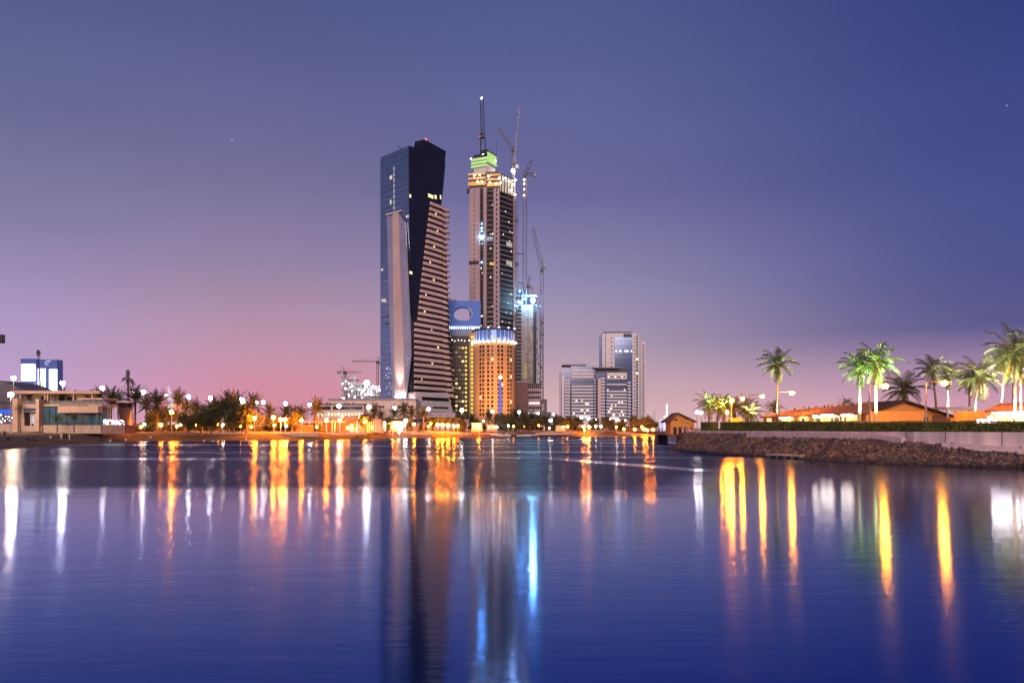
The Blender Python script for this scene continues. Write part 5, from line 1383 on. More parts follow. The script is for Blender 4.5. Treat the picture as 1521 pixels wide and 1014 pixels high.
# coconut palms of the right bank: px of the crown, py of the crown heart, depth
CP = [
 (1155, 541, 127, 1.0, 1, 'coco', 'slender coconut palm rising alone behind a street lamp, its trunk lit at the foot'),
 (1277, 547, 108, .95, 1, 'cocow', 'green lit coconut palm with a white trunk, left of the close pair'),
 (1301, 539, 105, 1.05, 1, 'cocow', 'green lit coconut palm with a yellow lit trunk, right of the close pair'),
 (1342, 579, 126, 1.15, 1, 'coco', 'bushy low coconut palm above the ridge of the ochre gable'),
 (1384, 549, 124, .9, 0, 'cocow', 'coconut palm just left of the second near street lamp globe'),
 (1408, 557, 128, .85, 1, 'cocow', 'coconut palm whose crown is right behind the orange lamp globe'),
 (1440, 566, 132, .8, 1, 'cocow', 'half hidden coconut palm behind the broad drooping one'),
 (1455, 560, 112, 1.15, 2, 'coco', 'broad drooping coconut palm between the pergola and the bungalow'),
 (1494, 541, 118, 1.0, 2, 'cocow', 'leaning white trunked coconut palm left of the bungalow roof'),
 (1505, 536, 124, .9, 1, 'cocow', 'straight white trunked coconut palm behind the tallest one'),
 (1507, 524, 91.3, 1.05, 1, 'coco', 'tallest coconut palm at the right edge with a floodlit foot'),
 (1516, 546, 112, .85, 1, 'cocow', 'coconut palm cut by the right edge of the photograph'),
 (1053, 601, 160, .95, 1, 'coco', 'leftmost bushy palm of the right bank beside the white lamps'),
 (1070, 605, 165, 1.0, 2, 'coco', 'palm of the right bank leaning over the short hedge'),
 (1077, 601, 158, .8, 1, 'coco', 'palm right behind the brightest orange lamp above the yellow board'),
 (1089, 607, 168, 1.0, 0, 'coco', 'low spreading palm above the yellow board'),
 (1108, 606, 162, .9, 1, 'coco', 'orange lit palm right of the yellow board'),
 (1116, 613, 158, .85, 2, 'coco', 'small pale lit palm left of the long villa'),
 (1150, 606, 150, .6, 1, 'coco', 'small dark palm behind the left end of the long villa roof'),
 (1257, 601, 150, .5, 1, 'coco', 'tiny dark palm above the ridge of the long villa'),
]
for px, py, Y, sc, ln, kd, lab in CP:
    x = PX(px, Y) - LEANS[ln]
    palm('coconut_palm', lab, 'palm tree', 'palms on the right bank', x, Y, ZP, PZ(py, Y), kd, ln, sc, COCO, rnd.uniform(-.4, .4))
L_up = E('uplight_lens', (1, .95, .7), 45)
for px, Y, col, en, lab in ((1277, 107.2, (.7, 1, .6), 900, 'small uplight at the foot of the left palm of the green pair'), (1301, 104.2, (.55, 1, .35), 1100, 'small uplight at the foot of the right palm of the green pair'),
                            (1155, 126, (1, .95, .6), 700, 'small uplight at the foot of the lone slender palm'), (1507, 91.3, (1, .9, .6), 1100, 'small uplight at the foot of the tallest right edge palm'),
                            (1440, 121, (1, .8, .7), 900, 'small uplight among the palms between pergola and bungalow'), (1345, 124, (1, .85, .7), 500, 'small uplight behind the ochre villa roof'), (1398, 122, (1, .8, .6), 800, 'small uplight behind the pale pergola'),
                            (1492, 116, (1, .82, .7), 900, 'small added uplight before the leaning white palm trunk'), (1384, 123, (1, .8, .65), 900, 'small added uplight under the palm left of the second near street lamp'), (1408, 127, (1, .75, .55), 900, 'small added uplight under the palm right behind the orange lamp globe'), (1455, 111, (1, .78, .6), 1000, 'small added uplight under the broad drooping palm'), (1516, 111, (1, .82, .7), 900, 'small added uplight under the palm cut by the right edge'), (1118, 156, (1, .9, .7), 700, 'small uplight by the pale palm left of the long villa'), (1062, 157, (.8, 1, .5), 900, 'small green white uplight behind the short hedge')):  # uplights added under the darker palms to brighten their crowns
    x = PX(px, Y) + .0
    u = thing('palm_uplight', lab, 'uplight', (x, Y - .9, ZP), 'uplights at the palm feet')
    mb = MB(); mb.cyl(x, Y - .9, ZP, ZP + .28, .2, .24, 10); mb.build('housing', C_steel_d, u)
    mb = MB(); mb.ball((x, Y - .9, ZP + .36), .16, 8, 5); mb.build('lens', L_up, u)
    sl = bpy.data.lights.new('palm_spot', 'SPOT'); sl.energy = en * (40 if col[1] == 1 and col[0] < .8 else 48); sl.color = col; sl.spot_size = R(70); sl.spot_blend = .6; sl.shadow_soft_size = .15
    so = bpy.data.objects.new('palm_spot', sl); COL.objects.link(so); so.parent = u; so.location = (0, 0, .55); so.rotation_euler = (R(180 - 6), 0, 0)

# date palms of the far shore: px, py of crown heart, metres behind the waterline, size
DP = [
 (44, 589, None, .55, 'small date palm on the cafe roof terrace, left one'), (94, 588, None, .6, 'date palm rising behind the cafe roof near its middle'),
 (148, 585, None, .6, 'date palm at the right end of the cafe roof'),
 (165, 592, 40, .95, 'broad date palm just right of the cafe'), (175, 594, 55, .9, 'date palm behind the flared kiosk tower'),
 (201, 592, 22, 1.1, 'tall date palm right of the mast disguised as a palm'), (234, 600, 20, 1.15, 'wide date palm left of the orange lamp under the sail monument'),
 (218, 601, 40, .9, 'smaller date palm between the two tall ones by the disguised mast'), (264, 594, 30, .95, 'date palm just right of the white sail monument'),
 (276, 606, 24, .9, 'low date palm right of the orange lamp under the sail'), (291, 608, 34, .9, 'dark date palm left of the dense tree'),
 (318, 605, 42, 1.0, 'date palm below a white mast lamp left of the dense tree'), (340, 598, 26, 1.1, 'tall date palm on the left of the dense dark tree'),
 (352, 600, 44, 1.1, 'date palm behind the brightest white star lamp'), (376, 600, 32, 1.0, 'date palm on the right side of the dense dark tree'),
 (400, 611, 36, .8, 'date palm right above the pale cubic kiosk'), (425, 612, 44, .85, 'date palm over the three orange globes'),
 (437, 613, 40, .75, 'date palm right of the three orange globes'), (447, 613, 48, .75, 'slim date palm above the thatched hut'),
 (470, 607, 30, 1.0, 'large date palm over the left end of the white pergola'), (556, 611, 34, .9, 'date palm in front of the pale podium, leftmost'),
 (566, 617, 40, .7, 'small date palm above the bright food stall'), (586, 613, 40, .85, 'date palm under a white lamp before the podium'),
 (600, 609, 44, .95, 'date palm with the highest crown before the podium'), (612, 613, 48, .85, 'date palm at the right end of the podium'),
 (629, 615, 30, .85, 'date palm before the white base of the blue skyscraper'), (577, 634, 18, .5, 'young palm on the beach edge before the yellow stall'),
 (624, 635, 20, .5, 'young palm before the clipped orange trees'), (688, 621, 34, .7, 'date palm between the clipped trees and the round hotel'),
 (700, 622, 44, .75, 'date palm under the yellow stair windows'), (726, 618, 50, .9, 'date palm left of the blue pylon'),
 (737, 622, 40, .75, 'date palm touching the blue pylon'), (766, 617, 40, .95, 'date palm at the foot of the brown stone block'),
 (778, 620, 50, .85, 'date palm in the middle of the dark row right of the hotel'), (790, 619, 44, .9, 'date palm before the balconied brown block'),
 (800, 622, 54, .8, 'date palm before the small dark block'), (771, 626, 30, .7, 'low date palm in front of the dark row right of the hotel'),
 (812, 626, 40, .6, 'last small date palm of the dark row right of the hotel'),
]
for px, py, off, sc, lab in DP:
    if off is None: Y = 252.; z0 = PZ(600, 244) + .1; x = PX(px, Y)
    else: x, Y, z0 = at(px, off); z0 = min(z0, 2.9)
    palm('date_palm', lab, 'palm tree', 'date palms along the far shore', x, Y, z0, PZ(py + 3, Y), 'date', 1, sc * 1.35, DATE, rnd.uniform(0, 6.3))
for px, py, lab in ((85, 622, 'small lit palm before the teal glass of the cafe'), (110, 619, 'thin lit palm in front of the cafe fascia'), (30, 606, 'thin lit palm against the left pier of the cafe')):
    Y = 239.5
    palm('date_palm', lab, 'palm tree', 'small palms before the cafe', PX(px, Y), Y, 2.7, PZ(py, Y), 'coco', 1, .52, COCO, rnd.uniform(0, 6))

def leaf_cloud(name, seed, lobes, n, s, mat):
    """crown of many small leaf faces spread over and through several lobes"""
    r = random.Random(seed); mb = MB()
    tot = sum(l[3] * l[3] for l in lobes)
    for (cx, cy_, cz, rad, sq) in lobes:
        for _ in range(int(n * rad * rad / tot)):
            d = Vector((r.gauss(0, 1), r.gauss(0, 1), r.gauss(0, 1))).normalized() * rad * (r.random() ** .35) * r.uniform(.85, 1.12)
            p = Vector((cx + d.x, cy_ + d.y, cz + d.z * sq))
            a = Vector((r.gauss(0, 1), r.gauss(0, 1), r.gauss(0, 1))).normalized(); b = a.cross(Vector((r.gauss(0, 1), r.gauss(0, 1), r.gauss(0, 1)))).normalized()
            w = s * r.uniform(.6, 1.3)
            mb.add([tuple(p - a * w), tuple(p + b * w * .6), tuple(p + a * w), tuple(p - b * w * .6)], [(0, 1, 2, 3)])
    me = mb.mesh(name); me.materials.append(mat); return me
def lobes_for(seed, R_, H, k):
    r = random.Random(seed)
    return [(r.uniform(-.6, .6) * R_, r.uniform(-.5, .5) * R_, r.uniform(.35, .85) * H, R_ * r.uniform(.35, .6), .8) for _ in range(k)]
TREES = [leaf_cloud('tree_crown', 300 + i, lobes_for(300 + i, 4.0, 6.5, 9), 2600, .26, m_leaf) for i in range(4)]
def limb_mesh(seed):
    r = random.Random(seed); mb = MB(); mb.tube([(0, 0, -.3), (.1, 0, 1.2), (.05, .1, 2.6)], [.3, .24, .18], 7)
    for k in range(5):
        a = k * 1.26 + r.random(); mb.tube([(.05, .05, 1.8 + k * .12), (1.1 * math.cos(a), 1.1 * math.sin(a), 3.2), (2.1 * math.cos(a), 2.1 * math.sin(a), 4.4)], [.13, .09, .04], 5)
    me = mb.mesh('tree_limbs'); me.materials.append(m_bark); return me
LIMB = [limb_mesh(i) for i in range(3)]
BT = [
 (280, 14, .75, 'low dark broadleaf tree right of the orange lamp by the sail'), (298, 16, .95, 'dark broadleaf tree left of the star lamp'), (313, 14, .8, 'dark low tree above the left end of the pale sea wall'),
 (328, 18, 1.15, 'big dense dark tree, left half'), (347, 16, 1.2, 'big dense dark tree under the brightest star lamp'), (366, 18, 1.1, 'big dense dark tree, right half beside an orange globe'), (338, 30, 1.2, 'dark tree behind the dense clump'),
 (253, 34, .8, 'shaded tree behind the orange lamp under the sail'), (224, 34, .8, 'shaded tree behind the two tall date palms'), (408, 30, .75, 'orange lit tree right of the cubic kiosk'), (434, 28, .8, 'orange lit tree behind the three globes'),
 (542, 24, .75, 'yellow green tree over the orange globe left of the columns'), (605, 34, .75, 'tree lit orange behind the white lamp before the podium'), (689, 28, .6, 'dark shrubby tree left of the round hotel'), (712, 36, .65, 'dark tree at the foot of the yellow stair windows'),
 (748, 30, .8, 'dark tree below the blue pylon'), (760, 34, .85, 'dark tree right of the blue pylon'), (784, 34, .8, 'dark tree within the palm row right of the hotel'), (795, 28, .75, 'dark tree at the right of the palm row'), (806, 34, .7, 'dark tree before the lower wall of the small dark block'),
 (827, 26, .8, 'round dark tree left of the office blocks'), (839, 30, .85, 'dark tree at the left foot of the low office block'), (850, 34, .75, 'dark tree under the low office block'), (858, 40, .7, 'tree lit orange from two globes under the office blocks'), (880, 46, .65, 'dim tree under the joint of the two office blocks'),
 (901, 24, .85, 'round dark tree under the middle office block'), (921, 36, .7, 'dim tree right of the round dark one under the offices'), (941, 30, .75, 'dark tree behind the orange globes near the bridge'), (956, 26, .8, 'orange lit tree left of the bridge'), (968, 30, .7, 'orange lit tree at the bridge end'),
 (640, 40, .6, 'low tree between skyscraper base and clipped trees'), (578, 40, .6, 'tree behind the yellow food stall'), (505, 44, .55, 'small tree behind the pergola'), (720, 26, .5, 'shrub behind the beach boats, left'), (775, 22, .5, 'shrub behind the beach boats, right'),
]
for i, (px, off, sc, lab) in enumerate(BT):
    x, y, z = at(px, off)
    t = thing('broadleaf_tree', lab, 'tree', (x, y, z), 'trees along the far shore')
    a = link('trunk', LIMB[i % 3], t); b = link('crown', TREES[i % 4], t)
    a.scale = b.scale = (sc * 1.3, sc * 1.3, sc * rnd.uniform(1.35, 1.6)); b.rotation_euler = (0, 0, rnd.uniform(0, 6.3))
SHR = [leaf_cloud('shrub_leaves', 500 + i, [(r_.uniform(-1.2, 1.2), r_.uniform(-.5, .5), r_.uniform(.5, 1.1), r_.uniform(.6, 1), .8) for _ in range(6)], 900, .17, m_leaf) for i, r_ in enumerate((random.Random(1), random.Random(2), random.Random(3)))]
SH_AT = ((195, 'flared kiosk tower'), (206, 'tall palm right of the disguised mast'), (217, 'smaller palm by the disguised mast'), (228, 'wide palm left of the sail lamp'), (242, 'orange sail lamp, on its left'), (259, 'orange sail lamp, on its right'), (271, 'palm right of the sail monument'), (288, 'low dark palms left of the dense tree'), (304, 'left end of the pale sea wall'), (320, 'middle of the pale sea wall'), (334, 'trunk of the dense tree'), (354, 'right end of the pale sea wall'),
 (376, 'cubic kiosk, on its left'), (404, 'cubic kiosk, on its right'), (428, 'three orange globes'), (467, 'thatched hut, on its right'), (520, 'white pyramid monument'), (549, 'thin pale columns'), (603, 'lower white lamp before the podium'), (633, 'young palm near the clipped trees'), (683, 'last orange globe of the clipped row'), (706, 'warm kiosk left of the pylon'), (741, 'foot of the blue pylon'), (759, 'beached boats, left side'), (781, 'beached boats, right side'), (797, 'palm row end right of the hotel'), (819, 'low white lamp left of the offices'), (833, 'yellow stall left of the offices'), (846, 'low office block, left foot'), (865, 'orange pair under the offices'), (888, 'office joint'), (912, 'middle office block'), (930, 'tall apartment tower'), (950, 'glowing mast at the slim tower'))
for i, (px, where) in enumerate(SH_AT):
    x, y, z = at(px, 26 + (i * 7) % 20)
    t = thing('shrub', 'low dark shrub by the ' + where, 'shrub', (x, y, z), 'shrubs along the promenade')
    f = link('foliage', SHR[i % 3], t); s_ = rnd.uniform(1.2, 2.0); f.scale = (s_ * 1.5, s_, s_); f.rotation_euler = (0, 0, rnd.uniform(-.5, .5))
for i, (a, b, lab) in enumerate(((188, 300, 'long added wall catching lamp glow behind the palms under the sail monument'), (300, 440, 'long added wall catching lamp glow behind the dense tree and the cubic kiosk'), (566, 640, 'added wall catching lamp glow behind the stalls before the podium'), (676, 740, 'added wall catching lamp glow behind the palms before the round hotel'), (740, 830, 'added wall catching lamp glow behind the dark palm row'), (838, 975, 'added wall catching lamp glow under the office blocks'))):
    Yw = max(shoreY(a), shoreY(b)) + 62
    pw('glow_catch_wall', lab, 'wall', a, b - .5, 629.5 if i < 2 else 632.5, 640, Yw, .8, M('warm_plaster', (.5, .3, .18), .9, scale=.3, var=.25))  # walls added behind the trees to catch the lamp glow
ME_BOL = MB().cyl(0, 0, 0, 1, .09, .07, 8).mesh('bollard_post'); ME_BOL.materials.append(C_pole)
ME_BULB = MB().ball((0, 0, 0), 1, 8, 6).mesh('added_bollard_lamp', smooth=True); ME_BULB.materials.append(E('bollard_amber', (1, .26, .02), 160))
ME_BULW = MB().ball((0, 0, 0), 1, 8, 6).mesh('added_bollard_lamp', smooth=True); ME_BULW.materials.append(E('bollard_white', (1, .72, .5), 120))
for i, (px, where) in enumerate(SH_AT):  # lamps added beside the shrubs for denser lights and amber glow
    x, y, z = at(px + (3.5 if i % 2 else -3), 15 + (i * 5) % 16)
    white = i % 4 == 2
    t = thing('added_bollard_lamp', ('added low warm white' if white else 'added low amber') + ' bollard lamp by the ' + where, 'bollard lamp', (x, y, z), 'added bollard lamps along the promenade')
    p = link('post', ME_BOL, t); h_ = rnd.uniform(1.4, 2.8); p.scale = (1, 1, h_)
    b = link('bulb', ME_BULW if white else ME_BULB, t, (0, 0, h_ + .25)); b.scale = (.42,) * 3 if i % 4 else (.55,) * 3
# clipped flat-topped trees lit orange
bm_l = [(rx_, ry_, 3.6, 1.35, .75) for rx_ in (-1.3, 0, 1.3) for ry_ in (-1, .6)]
CLIP = leaf_cloud('clipped_crown', 410, bm_l, 2200, .2, m_leaf2)
for i, lab in enumerate(('clipped flat-topped tree, first from the skyscraper side of the orange row', 'clipped flat-topped tree over the first orange globe of the row', 'clipped flat-topped tree over the middle of the orange row', 'clipped flat-topped tree over the third orange globe', 'clipped flat-topped tree at the hotel end of the orange row')):
    x, y, z = at(645 + i * 8.3, 32)
    t = thing('clipped_tree', lab, 'tree', (x, y, z), 'clipped trees in front of the skyscraper')
    mb = MB(); mb.tube([(x, y, z - .3), (x, y, z + 2.8)], [.2, .14], 7); mb.build('trunk', m_bark, t)
    c = link('crown', CLIP, t, (0, 0, .9)); c.scale = (1, 1, 1.15); c.rotation_euler = (0, 0, i * 1.3)

# ---------------------------------------------------------------- lamps of the far shore
ME_POLE = MB().tube([(0, 0, -.3), (0, 0, 1)], [.13, .08], 7).mesh('lamp_pole'); ME_POLE.materials.append(C_pole)
ME_HEAD = MB().box(-.8, .8, -.35, .35, 0, .18).mesh('lamp_housing'); ME_HEAD.materials.append(C_steel)
def ball_mesh(name, mat): me = MB().ball((0, 0, 0), 1, 10, 7).mesh(name, smooth=True); me.materials.append(mat); return me
ME_W, ME_O, ME_F = ball_mesh('mast_lamp', L_white), ball_mesh('globe_lamp', L_orange), ball_mesh('small_lamp', L_far)
ME_K = ball_mesh('corner_lamp', E('corner_lamp_glow', (1, .62, .36), 420))
def lamp(name, label, cat, group, x, y, z0, zl, r, me, head=True):
    r *= .72
    t = thing(name, label, cat, (x, y, z0), group)
    H = zl - z0
    p = link('pole', ME_POLE, t); p.scale = (1, 1, max(.5, H - r * .8))
    if head: h = link('housing', ME_HEAD, t, (0, 0, H + r * .85))
    b = link('lamp', me, t, (0, 0, H)); b.scale = (r, r, r)
    return t
WL = [
 (20, 561.5, 120, 1.0, 'white mast lamp over the grey hall at the left edge'), (93, 569, 70, 1.0, 'white mast lamp above the cafe roof right of the glowing building'), (152, 576.5, 60, 1.0, 'white mast lamp above the right end of the cafe'),
 (213, 582, 90, 1.2, 'white mast lamp right of the mast disguised as a palm'), (198, 582, 190, .8, 'small faint white lamp close beside the disguised mast'), (247, 586.5, 190, .8, 'small white lamp touching the sail monument on its left'),
 (280, 589, 110, 1.2, 'white mast lamp right of the sail monument'), (313, 591, 100, 1.2, 'white mast lamp above the dark palms left of the dense tree'), (359, 595, 60, 1.7, 'brightest white star lamp in the crown of the dense tree'),
 (381, 597.5, 130, 1.0, 'left of two white lamps side by side right of the dense tree'), (391, 597.5, 140, 1.1, 'right of two white lamps side by side right of the dense tree'), (424, 599.5, 120, 1.3, 'white mast lamp above the three orange globes'),
 (460, 601, 120, 1.0, 'white mast lamp over the big palm at the pergola'), (503.5, 603, 90, 1.2, 'white mast lamp before the left end of the podium'), (548, 604.5, 90, 1.4, 'white mast lamp before the podium under the building shell'),
 (586, 606, 90, 1.3, 'white mast lamp before the podium under the blue skyscraper'), (636.5, 607.5, 90, 1.1, 'white mast lamp before the white skyscraper base'), (686, 609, 90, 1.2, 'white mast lamp between the dark hotel wing and the clipped trees'),
 (731.5, 611, 90, 1.1, 'white mast lamp before the round hotel left of the pylon'), (771.5, 612, 90, 1.1, 'white mast lamp at the foot of the brown stone block'), (799, 614, 90, .9, 'white mast lamp before the balconied brown block'),
 (822.5, 615, 200, .8, 'small white lamp in the gap right of the dark block'), (818, 624, 60, 1.0, 'white lamp low in the gap left of the office blocks'), (602.5, 624.5, 26, 1.0, 'lower white lamp on a pale post among the palms before the podium'),
 (863.5, 619.5, 120, 1.0, 'white lamp at the foot of the low office block, left'), (874, 621, 110, 1.0, 'white lamp at the foot of the low office block, right'), (884.5, 622.5, 120, .9, 'white lamp under the joint of the office blocks'),
 (906, 622.5, 110, 1.0, 'left white lamp at the foot of the middle office block'), (916.5, 622.5, 115, 1.1, 'right white lamp at the foot of the middle office block'), (928, 625, 80, .8, 'small white lamp right of the middle office block'), (946, 626, 90, 1.0, 'white lamp at the foot of the tall apartment tower'), (893, 633, 30, .7, 'low white lamp between the trees under the offices'),
 (755, 632, 20, .55, 'low white lamp under the dark palm row right of the pylon'), (751, 626.5, 60, .6, 'small white lamp deep in the dark trees below the pylon'), (718, 625, 50, .6, 'small warm white lamp left of the blue pylon'), (593, 641, 10, .6, 'white light low on the beach edge before the food stalls'),
 (16, 586, None, 1.0, 'pinkish wall lamp at the left corner of the cafe'),
]
for px, py, off, r, lab in WL:
    if off is None: x, y, z = PX(px, 226), 226, 2.6; 
    else: x, y, z = at(px, off)
    lamp('mast_lamp', lab, 'street lamp', 'white lamps along the far shore', x, y, z, PZ(py, y), r, (ME_K if off is None else ME_W) if r > .9 else ME_F, r > .9)
OL = [
 (255, 612, 22, 1.0, 'large orange globe lamp under the white sail monument'), (264, 615, 34, .5, 'small orange lamp close right of the large one under the sail'), (336, 617, 30, .5, 'small orange lamp inside the dense dark tree'), (370, 619, 20, 1.0, 'orange globe lamp at the right edge of the dense tree'),
 (378.3, 621, 16, .95, 'orange globe lamp just left of the cubic kiosk'), (406, 620, 22, 1.05, 'orange globe lamp just right of the cubic kiosk'), (417, 623, 22, 1.0, 'left globe of the close orange pair right of the kiosk'), (423.5, 623, 20, 1.0, 'right globe of the close orange pair right of the kiosk'),
 (447.5, 624, 22, .9, 'orange globe lamp over the thatched hut'), (485, 624, 24, .95, 'orange globe lamp before the middle of the white pergola'), (504.5, 624, 24, .85, 'orange globe lamp before the right end of the white pergola'), (508.5, 618, 40, .6, 'small orange lamp under the pergola canopy'),
 (542, 626, 22, .95, 'orange globe lamp left of the thin columns'), (615, 629.5, 20, .75, 'orange globe lamp right of the brightest stall'), (650, 630.5, 18, .95, 'first orange globe of the row under the clipped trees'), (657.3, 631, 18, .95, 'second orange globe of the row under the clipped trees'), (665.5, 631.5, 18, 1.05, 'third and largest orange globe under the clipped trees'), (674.5, 632.5, 20, .85, 'last orange globe of the row under the clipped trees'),
 (711.5, 631, 16, .75, 'orange globe lamp at the warm kiosk left of the pylon'), (867, 634, 16, .9, 'left orange globe below the low office block'), (875, 634, 16, .95, 'right orange globe below the low office block'), (943, 637.5, 10, .85, 'orange globe under the tall apartment tower by the water'), (957, 637, 12, 1.0, 'largest orange globe by the water left of the bridge'), (961, 639, 8, .8, 'low orange globe left of the bridge end'), (970, 638, 12, .85, 'orange globe right at the bridge end'),
 (629, 626, 40, .45, 'tiny orange lamp before the skyscraper base'), (640, 629, 34, .45, 'tiny pinkish orange lamp left of the clipped row'), (583, 634, 14, .6, 'orange lamp in front of the brightest stall'), (590, 630, 20, .65, 'orange lamp at the roof of the brightest stall'), (533, 620.5, 44, .45, 'tiny orange lamp above the white pyramid monument'),
]
for px, py, off, r, lab in OL:
    x, y, z = at(px, off)
    lamp('globe_lamp', lab, 'street lamp', 'orange globe lamps along the far shore', x, y, z, PZ(py, y), r * .85, ME_O, False)

# single-arm street lamps of the right bank
def arm_lamp(label, px0, px1, py, Y, r):
    x0, x1, z = PX(px0, Y), PX(px1, Y), PZ(py, Y)
    t = thing('street_lamp', label, 'street lamp', (x0, Y, ZP), 'single arm street lamps')
    mb = MB(); mb.tube([(x0, Y, ZP - .1), (x0, Y, z)], [.13, .08], 8); mb.build('pole', C_steel, t)
    mb = MB(); mb.tube([(x0, Y, z), (x0 + .25, Y, z + .18), (x1 - .5, Y, z + .16)], [.08, .08, .06], 6); mb.build('arm', C_steel, t)
    mb = MB(); mb.loft([[(x1 + e, Y + w * math.cos(a), z + .2 + h * math.sin(a)) for a in [2 * math.pi * i / 8 for i in range(8)]] for e, w, h in ((-.6, .06, .05), (-.35, .2, .1), (.2, .24, .12), (.5, .1, .06))]); head = mb.build('head', C_steel_d, t, fix=True)
    mb = MB(); mb.ball((x1, Y, z - .06), r, 12, 8, .8); mb.build('lamp', L_street, head, smooth=True)
for a in ((('street lamp behind the tall lone palm, its arm reaching right', 1156.5, 1176.5, 583, 125, .36)), ('street lamp with a thin arm above the long villa end', 1112.5, 1132.5, 588, 138, .36), ('street lamp over the orange lit palms', 1084, 1103, 591.5, 146, .36),
          ('near street lamp glowing before the ochre gable', 1291.5, 1314.5, 572.5, 101, .38), ('near street lamp glowing between the pergola palms', 1375.5, 1402.5, 568, 100, .4), ('unlit side street lamp pole beside the tallest palm', 1516.5, 1534, 558, 91, .36)):
    arm_lamp(*a)
for px, py, Y, r, me, lab in ((1086.5, 595, 152, .55, ME_O, 'brightest orange lamp on a tall post in the left palm group'), (1072.5, 599, 160, .3, ME_O, 'small yellow lamp left of the brightest orange one'), (1080, 612, 150, .4, ME_O, 'yellow lamp low among the palms over the yellow board'), (1035.5, 612, 170, .5, ME_F, 'left of the two white lamps right of the pavilion'), (1041.5, 612.5, 174, .45, ME_F, 'right of the two white lamps right of the pavilion')):
    lamp('globe_lamp', lab, 'street lamp', 'globe lamps of the right bank', PX(px, Y), Y, ZP, PZ(py, Y), r, me, False)
# harbour masts behind the bridge
for px, py, w, mat, lab in ((990.5, 600, .5, E('lit_mast', (1, .9, .85), 3), 'tall glowing white mast left of the pavilion roof'), (987, 617, .35, E('lit_mast', (1, .9, .85), 3), 'shorter glowing white mast beside the tall one'), (970.5, 609, .12, C_steel, 'thin grey ship mast in the harbour, left'), (973, 607, .12, C_steel, 'thin grey ship mast in the harbour, right'), (958.5, 617, .4, E('lit_mast', (1, .9, .85), 3), 'glowing white mast at the foot of the slim tower')):
    t = thing('harbour_mast', lab, 'mast', (PX(px, 460), 460, 2.9), 'masts in the harbour')
    mb = MB(); x = PX(px, 460); mb.tube([(x, 460, 2.6), (x, 460, PZ(py, 460))], [w, w * .7], 6); mb.build('pole', mat, t)
    mb = MB(); mb.box(x - w * 2.5, x + w * 2.5, 459.5, 460.5, 2.7, 3.2); mb.build('foot', C_conc, t)
gate = thing('lit_gate', 'blue white lit gate structure left of the orange pavilion', 'gate', (PX(986, 330), 330, 2.9))
fr = flat_frame(330)
for px in (981, 985.5, 990): 
    mb = MB(); fr.pbox(mb, px, px + 1.2, 624, 640, -.6, 0); mb.build('post', E('gate_glow', (.45, .55, 1), 1.6), gate)
mb = MB(); fr.pbox(mb, 980, 992.5, 622.5, 624, -.7, .1); mb.build('beam', E('gate_glow', (.45, .55, 1), 1.6), gate)

# boats on the beach
def boat(label, px, off, L, mat, rz):
    x, y, z = at(px, off)
    t = thing('small_boat', label, 'boat', (x, y, z + .05), 'boats drawn up on the beach')
    mb = MB(); rings = []
    for i in range(7):
        f = i / 6; b = .75 * math.sin(math.pi * min(1, .25 + f * .78)) ** .7 + .03
        rings.append([(x + (f - .5) * L, y - b, z + .75 + .3 * f * f), (x + (f - .5) * L, y - b * .6, z + .12), (x + (f - .5) * L, y + b * .6, z + .12), (x + (f - .5) * L, y + b, z + .75 + .3 * f * f)])
    mb.loft(rings); hull = mb.build('hull', mat, t, fix=True)
    mb = MB(); mb.box(x - .5, x + .6, y - .45, y + .45, z + .78, z + 1.35); mb.build('console', C_steel_d, t)
    mb = MB(); mb.tube([(x - L * .5, y - .7, z + .82), (x + L * .1, y - .78, z + .92), (x + L * .5, y - .1, z + 1.1)], .05, 4); mb.build('rail', C_white, hull)
for a in (('white boat on the sand below the blue pylon', 748, 3, 6.5, C_white, 0), ('long white boat on the sand left of the pylon reflection', 742, 6, 8, C_white, 0), ('dark boat between the white ones on the sand', 757, 4, 6, C_steel_d, 0), ('white boat with a console below the dark palm row', 772, 3, 7, C_white, 0), ('small white boat at the right of the beached boats', 781, 3, 5, C_white, 0), ('pale boat at the far right of the beached boats', 790, 4, 6, C_low, 0)):
    boat(*a)
bu = thing('marker_post', 'thin white marker post standing in the water before the dense tree', 'post', (PX(366, 262), 258, 0))
mb = MB(); x = PX(366, 258); mb.cyl(x, 258, -.5, .2, .3, .3, 10); mb.build('float', C_white, bu)
mb = MB(); mb.cyl(x, 258, .2, 1.35, .12, .08, 8); mb.build('post', C_white, bu)
for px in (704, 687, 693):
    pass
pb = [(712.5, 634, 'white post at the water edge left of the blue pylon'), (694, 632, 'pale tall post on the beach right of the clipped trees')]
for px, py, lab in pb:
    x, y, z = at(px, 7)
    t = thing('beach_post', lab, 'post', (x, y, z)); mb = MB(); mb.tube([(x, y, z - .2), (x, y, PZ(py, y))], .12, 6); mb.build('post', C_white, t); mb = MB(); mb.box(x - .3, x + .3, y - .1, y + .1, PZ(py, y), PZ(py, y) + .5); mb.build('plate', C_white, t)

